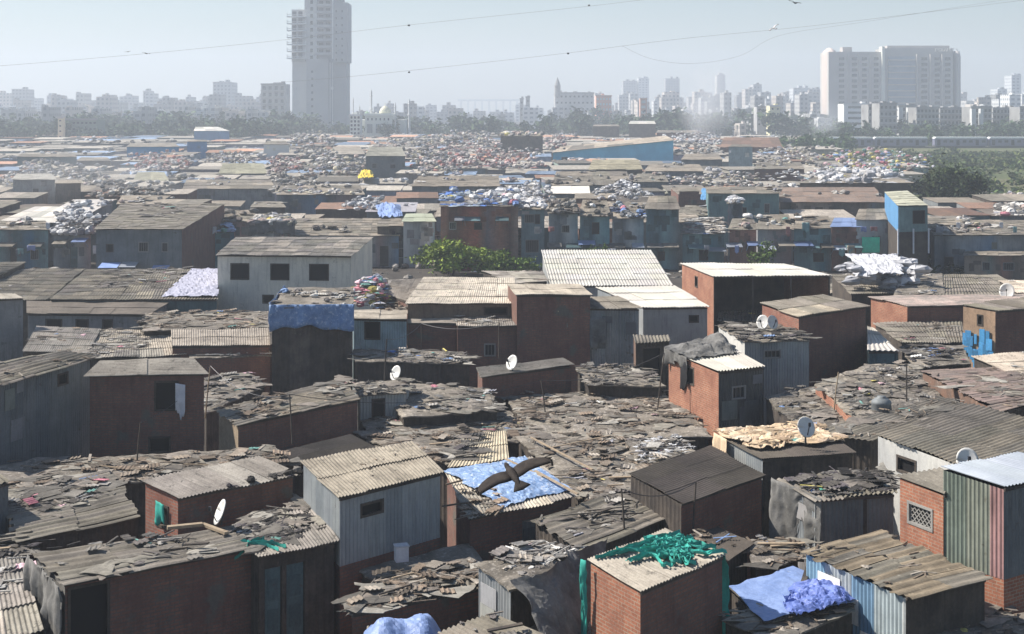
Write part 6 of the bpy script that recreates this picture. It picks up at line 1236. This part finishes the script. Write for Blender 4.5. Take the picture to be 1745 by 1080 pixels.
dome(655, 195, 10, t=(1.1, 1.05, .8)); dome(624, 196, 4.5, t=(.5, .7, .5)); dome(640, 196, 3); dome(668, 197, 3)
for (px, yt, w_) in ((632, 152, 1.7), (673, 174, 1.6), (697, 168, 2.0), (612, 178, 1.5), (601, 165, 1.2)):
    p = atY(px, yt, MY); r = w_ * sM; m = MB(); H = p.z; m.lathe((p.x, MY + 2, 0), [(r, 0), (r, H * .6), (r * 1.6, H * .61), (r * 1.6, H * .64), (r * .9, H * .65), (r * .85, H * .86), (r * 1.3, H * .87), (r * .8, H * .9), (r * .9, H * .93), (.05, H)], 10); m.build('minaret', 'white_wall', mq_, smooth=False)
for x in (630, 645, 663): win(mq_, x, 219, 9, 15, MY, 'block_wall', 'arch'); 
for x in (627, 634, 641, 648, 655, 662): win(mq_, x, 203, 2.5, 4, MY, 'window_glass')
edifice('stair_frame_block', 'narrow white framed block beside the unfinished tower foot', 'building', 596, 614, 196, 600, 8, 'white_wall', 3, 6, wsz=(3.4, 4.5), ybot=236, roof_bits=1, tint=(1.1, 1.1, 1.05))
edifice('small_temple', 'twin small hazy towers in the far centre', 'tower', 886, 892, 168, 1000, 5, 'block_wall', 1, 3, ybot=200, roof_bits=1); edifice('small_temple', 'second of the twin hazy towers, slightly taller and right', 'tower', 896, 903, 165, 1000, 5, 'block_wall', 1, 3, ybot=200, roof_bits=1)
# far viaduct
vd = thing('viaduct', 'faint long viaduct on pillars in the far centre', 'viaduct', (atY(835, 180, 2900).x, 2900, 0)); slab(vd, 'deck', 'far_grey', 780, 885, 169, 172, 2900, 10)
for i in range(9): slab(vd, 'pillar', 'block_wall', 784 + i * 12, 787 + i * 12, 172, 400, 2902, 5, (1.5, 1.5, 1.5), 0)
# --- train
TRY = 533.0; st_ = px2(TRY); xx = 1395.0
em = MB(); a = at(1300, 252, 0); em.box((atY(1700, 180, TRY).x, TRY + 2, .25), (115, 5, .25)); em.build('railway_embankment', 'dirt')['kind'] = 'structure'
LB = ['first', 'second', 'third', 'fourth', 'last']
for i in range(5):
    x0 = xx + i * 93 + (9 if i > 1 else 0); p0 = atY(x0, 235, TRY); p1 = atY(x0 + 91.5, 250, TRY); L_ = p1.x - p0.x; zt = p0.z + .2; cx = (p0.x + p1.x) / 2
    r = thing('train_coach', f'grey violet train coach with pale roof, {LB[i]} visible from the left', 'train coach', (cx, TRY, 0), 'coaches of the train')
    m = MB(); m.box((cx, TRY, 2.2), (L_ / 2 - .2, 1.6, 1.35)); m.build('body', 'train_purple', r); m = MB(); m.box((cx, TRY, zt - .05), (L_ / 2 - .1, 1.65, .28), 0, (1.4, 1.4, 1.4), 0, .95); m.build('roof', 'white_wall', r)
    for k in range(8):
        q = p0.x + L_ * (k + .7) / 8.4; m = MB(); m.box((q, TRY - 1.6, 2.55 if k % 3 else 2.1), (.7 if k % 3 else .6, .06, .45 if k % 3 else 1.0), 0); m.build('window' if k % 3 else 'door', 'window_glass' if k % 3 else 'dark_inside', r)
    m = MB(); m.box((cx, TRY, .72), (L_ / 2 - 1, 1.2, .2)); m.build('undercarriage', 'dark_metal', r)
# ================================================================ WIRES AND BIRDS
def wire(label, pts, r=.03, beads=()):
    P = [atY(x, y, Y) for x, y, Y in pts]; C = []
    for i in range(len(P) - 1):
        for k in range(10):
            t = k / 10; a = P[max(i - 1, 0)]; b = P[i]; c = P[i + 1]; d = P[min(i + 2, len(P) - 1)]
            C.append(.5 * ((2 * b) + (c - a) * t + (2 * a - 5 * b + 4 * c - d) * t * t + (3 * b - a - 3 * c + d) * t ** 3))
    C.append(P[-1]); root = thing('power_line', label, 'power line', P[0], 'power lines over the settlement'); m = MB(); m.tube(C, r * .55, 4); m.build('cable', 'block_wall', root)
    for x, y, Y in beads:
        p = atY(x, y, Y); m = MB(); bag(m, (p.x, p.y, p.z - .15), .16, (1, 1, 1), RNG); m.build('marker', 'dark_metal', root)
wire('faint cable crossing the top of the sky above the tower side', [(-160, 122, 190), (0, 112, 190), (250, 91, 190), (490, 67, 190), (700, 42, 190), (1050, 5, 190), (1300, -30, 190)], .03, [(697, 42, 190), (1004, 8, 190)])
wire('faint cable rising from the mosque towards the upper right corner', [(480, 140, 190), (610, 129, 190), (800, 109, 190), (968, 90, 190), (1160, 66, 190), (1400, 42, 190), (1745, 0, 190), (1850, -14, 190)], .03, [(697, 122, 190), (968, 90, 190)])
wire('faint sagging cable in the right half of the sky', [(1060, 78, 190), (1110, 100, 190), (1180, 108, 190), (1260, 95, 190), (1330, 60, 190), (1480, 36, 190), (1745, -6, 190)], .022)
def bird(label, pos, fwd, right, span, mt='feather', flap=.1, cat='bird'):
    f = Vector(fwd).normalized(); r = Vector(right); r = (r - f * r.dot(f)).normalized(); u = r.cross(f).normalized(); p = Vector(pos); S_2 = span / 2
    def W(x, y, z): return p + r * (x * S_2) + f * (y * S_2) + u * (z * S_2)
    m = MB()
    body = [(-.46, .015), (-.38, .05), (-.24, .08), (-.06, .105), (.1, .1), (.19, .07), (.25, .06), (.31, .058), (.36, .035), (.41, .012)]
    P = [[tuple(W(math.cos(a) * rr, y, math.sin(a) * rr * .9 + (.02 if y > .25 else 0))) for a in np.linspace(0, 2 * math.pi, 13)] for y, rr in body]
    m.grid(np.array(P), (1, 1, 1))
    for sd_ in (-1, 1):                                   # wing: arm, hand, separated flight feathers at the tip
        st = [(.04, .12, -.22), (.2, .17, -.22), (.38, .19, -.18), (.55, .15, -.2), (.7, .09, -.22), (.84, .0, -.24), (.94, -.08, -.24)]
        rows = []
        for x, le, te in st:
            z = flap * x * 1.2 - flap * x * x; rows.append([tuple(W(sd_ * x, le + (te - le) * t, z + .03 * math.sin(t * 3.1) * (1 - x * .6))) for t in (0, .15, .4, .7, 1)])
        m.grid(np.array(rows if sd_ < 0 else rows), (1, 1, 1), None, .012 * span, nrm=tuple(u))
        for k in range(5):
            x0, y0 = .84 + .02 * k, -.0 - .045 * k; x1, y1 = 1.0 - .035 * k, -.06 - .09 * k; z = flap * .3
            a = W(sd_ * x0, y0, z); b = W(sd_ * x1, y1, z + .03); m.bar(a, b, .05 * S_2, .012 * S_2, (.6, .6, .6))
    rows = [[tuple(W(x * (.05 + .16 * t), -.32 - .34 * t - .05 * abs(x) * -1 * t, .01)) for x in (-1, -.5, 0, .5, 1)] for t in (0, .33, .66, 1)]
    m.grid(np.array(rows), (.7, .7, .7), None, .012 * span, nrm=tuple(u))
    tagged(m.build('bird', mt, None, smooth=True), label, cat)
    m = MB()
bird('large dark brown kite with spread wings gliding low over the blue tarpaulin', atY(872, 806, 24), (-.35, .8, .3), (.93, .3, .36), 1.5, 'feather', .1, 'bird of prey')
bird('dark bird at the top edge of the sky on the right', atY(1355, 5, 60), (.5, .6, -.1), (.8, -.3, -.25), .62, 'feather', .5); bird('pale winged bird below the dark bird in the right sky', atY(1318, 48, 60), (-.5, .7, .1), (.75, .3, .45), .6, 'pale_feather', .5)
bird('small bird on the left above the cable, nearer the tower', atY(250, 91, 90), (.3, .8, 0), (.9, -.2, -.15), .6, 'feather', .3); bird('small bird on the left above the cable, farther from the tower', atY(218, 88, 110), (.4, .8, 0), (.9, -.3, .1), .6, 'pale_feather', .2)
def smoke(label, px, py, Y, rx, ry, rz, dens, sc=.06, lean=.3):
    p = atY(px, py, Y); m = MB(); n = 14
    P = [[(math.cos(a) * math.sin(t) * rx + math.cos(t) * lean * rz, math.sin(a) * math.sin(t) * ry, math.cos(t) * rz) for a in np.linspace(0, 2 * math.pi, 19)] for t in np.linspace(.001, math.pi - .001, n)]
    m.grid(np.array(P)[::-1]); o = m.build('smoke', M['dirt']); o.location = p; tagged(o, label, 'smoke', kind='stuff')
    s = bpy.data.materials.new('smoke'); s.use_nodes = True; n_ = s.node_tree; n_.nodes.clear(); out = n_.nodes.new('ShaderNodeOutputMaterial'); v = n_.nodes.new('ShaderNodeVolumePrincipled'); n_.links.new(v.outputs[0], out.inputs['Volume'])
    v.inputs['Color'].default_value = (.9, .93, .97, 1); tc_ = n_.nodes.new('ShaderNodeTexCoord'); t = n_.nodes.new('ShaderNodeTexNoise'); t.inputs['Scale'].default_value = sc; t.inputs['Detail'].default_value = 3; n_.links.new(tc_.outputs['Object'], t.inputs['Vector'])
    mp = n_.nodes.new('ShaderNodeMapping'); mp.inputs['Scale'].default_value = (1 / rx, 1 / ry, 1 / rz); n_.links.new(tc_.outputs['Object'], mp.inputs['Vector']); ln = n_.nodes.new('ShaderNodeVectorMath'); ln.operation = 'LENGTH'; n_.links.new(mp.outputs[0], ln.inputs[0])
    fo = n_.nodes.new('ShaderNodeMapRange'); fo.inputs[1].default_value = 1.0; fo.inputs[2].default_value = .25; n_.links.new(ln.outputs['Value'], fo.inputs[0])
    r = n_.nodes.new('ShaderNodeMapRange'); r.inputs[1].default_value = .38; r.inputs[2].default_value = .7; r.inputs[4].default_value = dens; n_.links.new(t.outputs['Fac'], r.inputs[0])
    mu = n_.nodes.new('ShaderNodeMath'); mu.operation = 'MULTIPLY'; n_.links.new(r.outputs[0], mu.inputs[0]); n_.links.new(fo.outputs[0], mu.inputs[1]); n_.links.new(mu.outputs[0], v.inputs['Density'])
    o.data.materials.clear(); o.data.materials.append(s)
smoke('bluish smoke rising behind the settlement left of the yellow sided block', 1208, 172, 520, 13, 9, 17, .13); smoke('thin smoke drifting in front of the wide pale building foot', 1408, 205, 560, 8, 7, 9, .12)
smoke('low drifting smoke over the sacks at the left', 110, 300, 200, 26, 20, 5, .018, .12, 0)
# ================================================================ HAZE
hz = MB(); hz.box((0, 1450, 62), (2600, 1650, 63)); o = hz.build('haze', M['dirt']); o['kind'] = 'stuff'; o['label'] = 'pale smog hanging over the whole settlement and skyline'; o['category'] = 'haze'
hm = bpy.data.materials.new('haze'); hm.use_nodes = True; hn = hm.node_tree; hn.nodes.clear()
ho = hn.nodes.new('ShaderNodeOutputMaterial'); hv = hn.nodes.new('ShaderNodeVolumePrincipled'); hn.links.new(hv.outputs[0], ho.inputs['Volume'])
hv.inputs['Color'].default_value = (.82, .9, 1.0, 1); hv.inputs['Density'].default_value = .0006; hv.inputs['Anisotropy'].default_value = .2
o.data.materials.clear(); o.data.materials.append(hm)
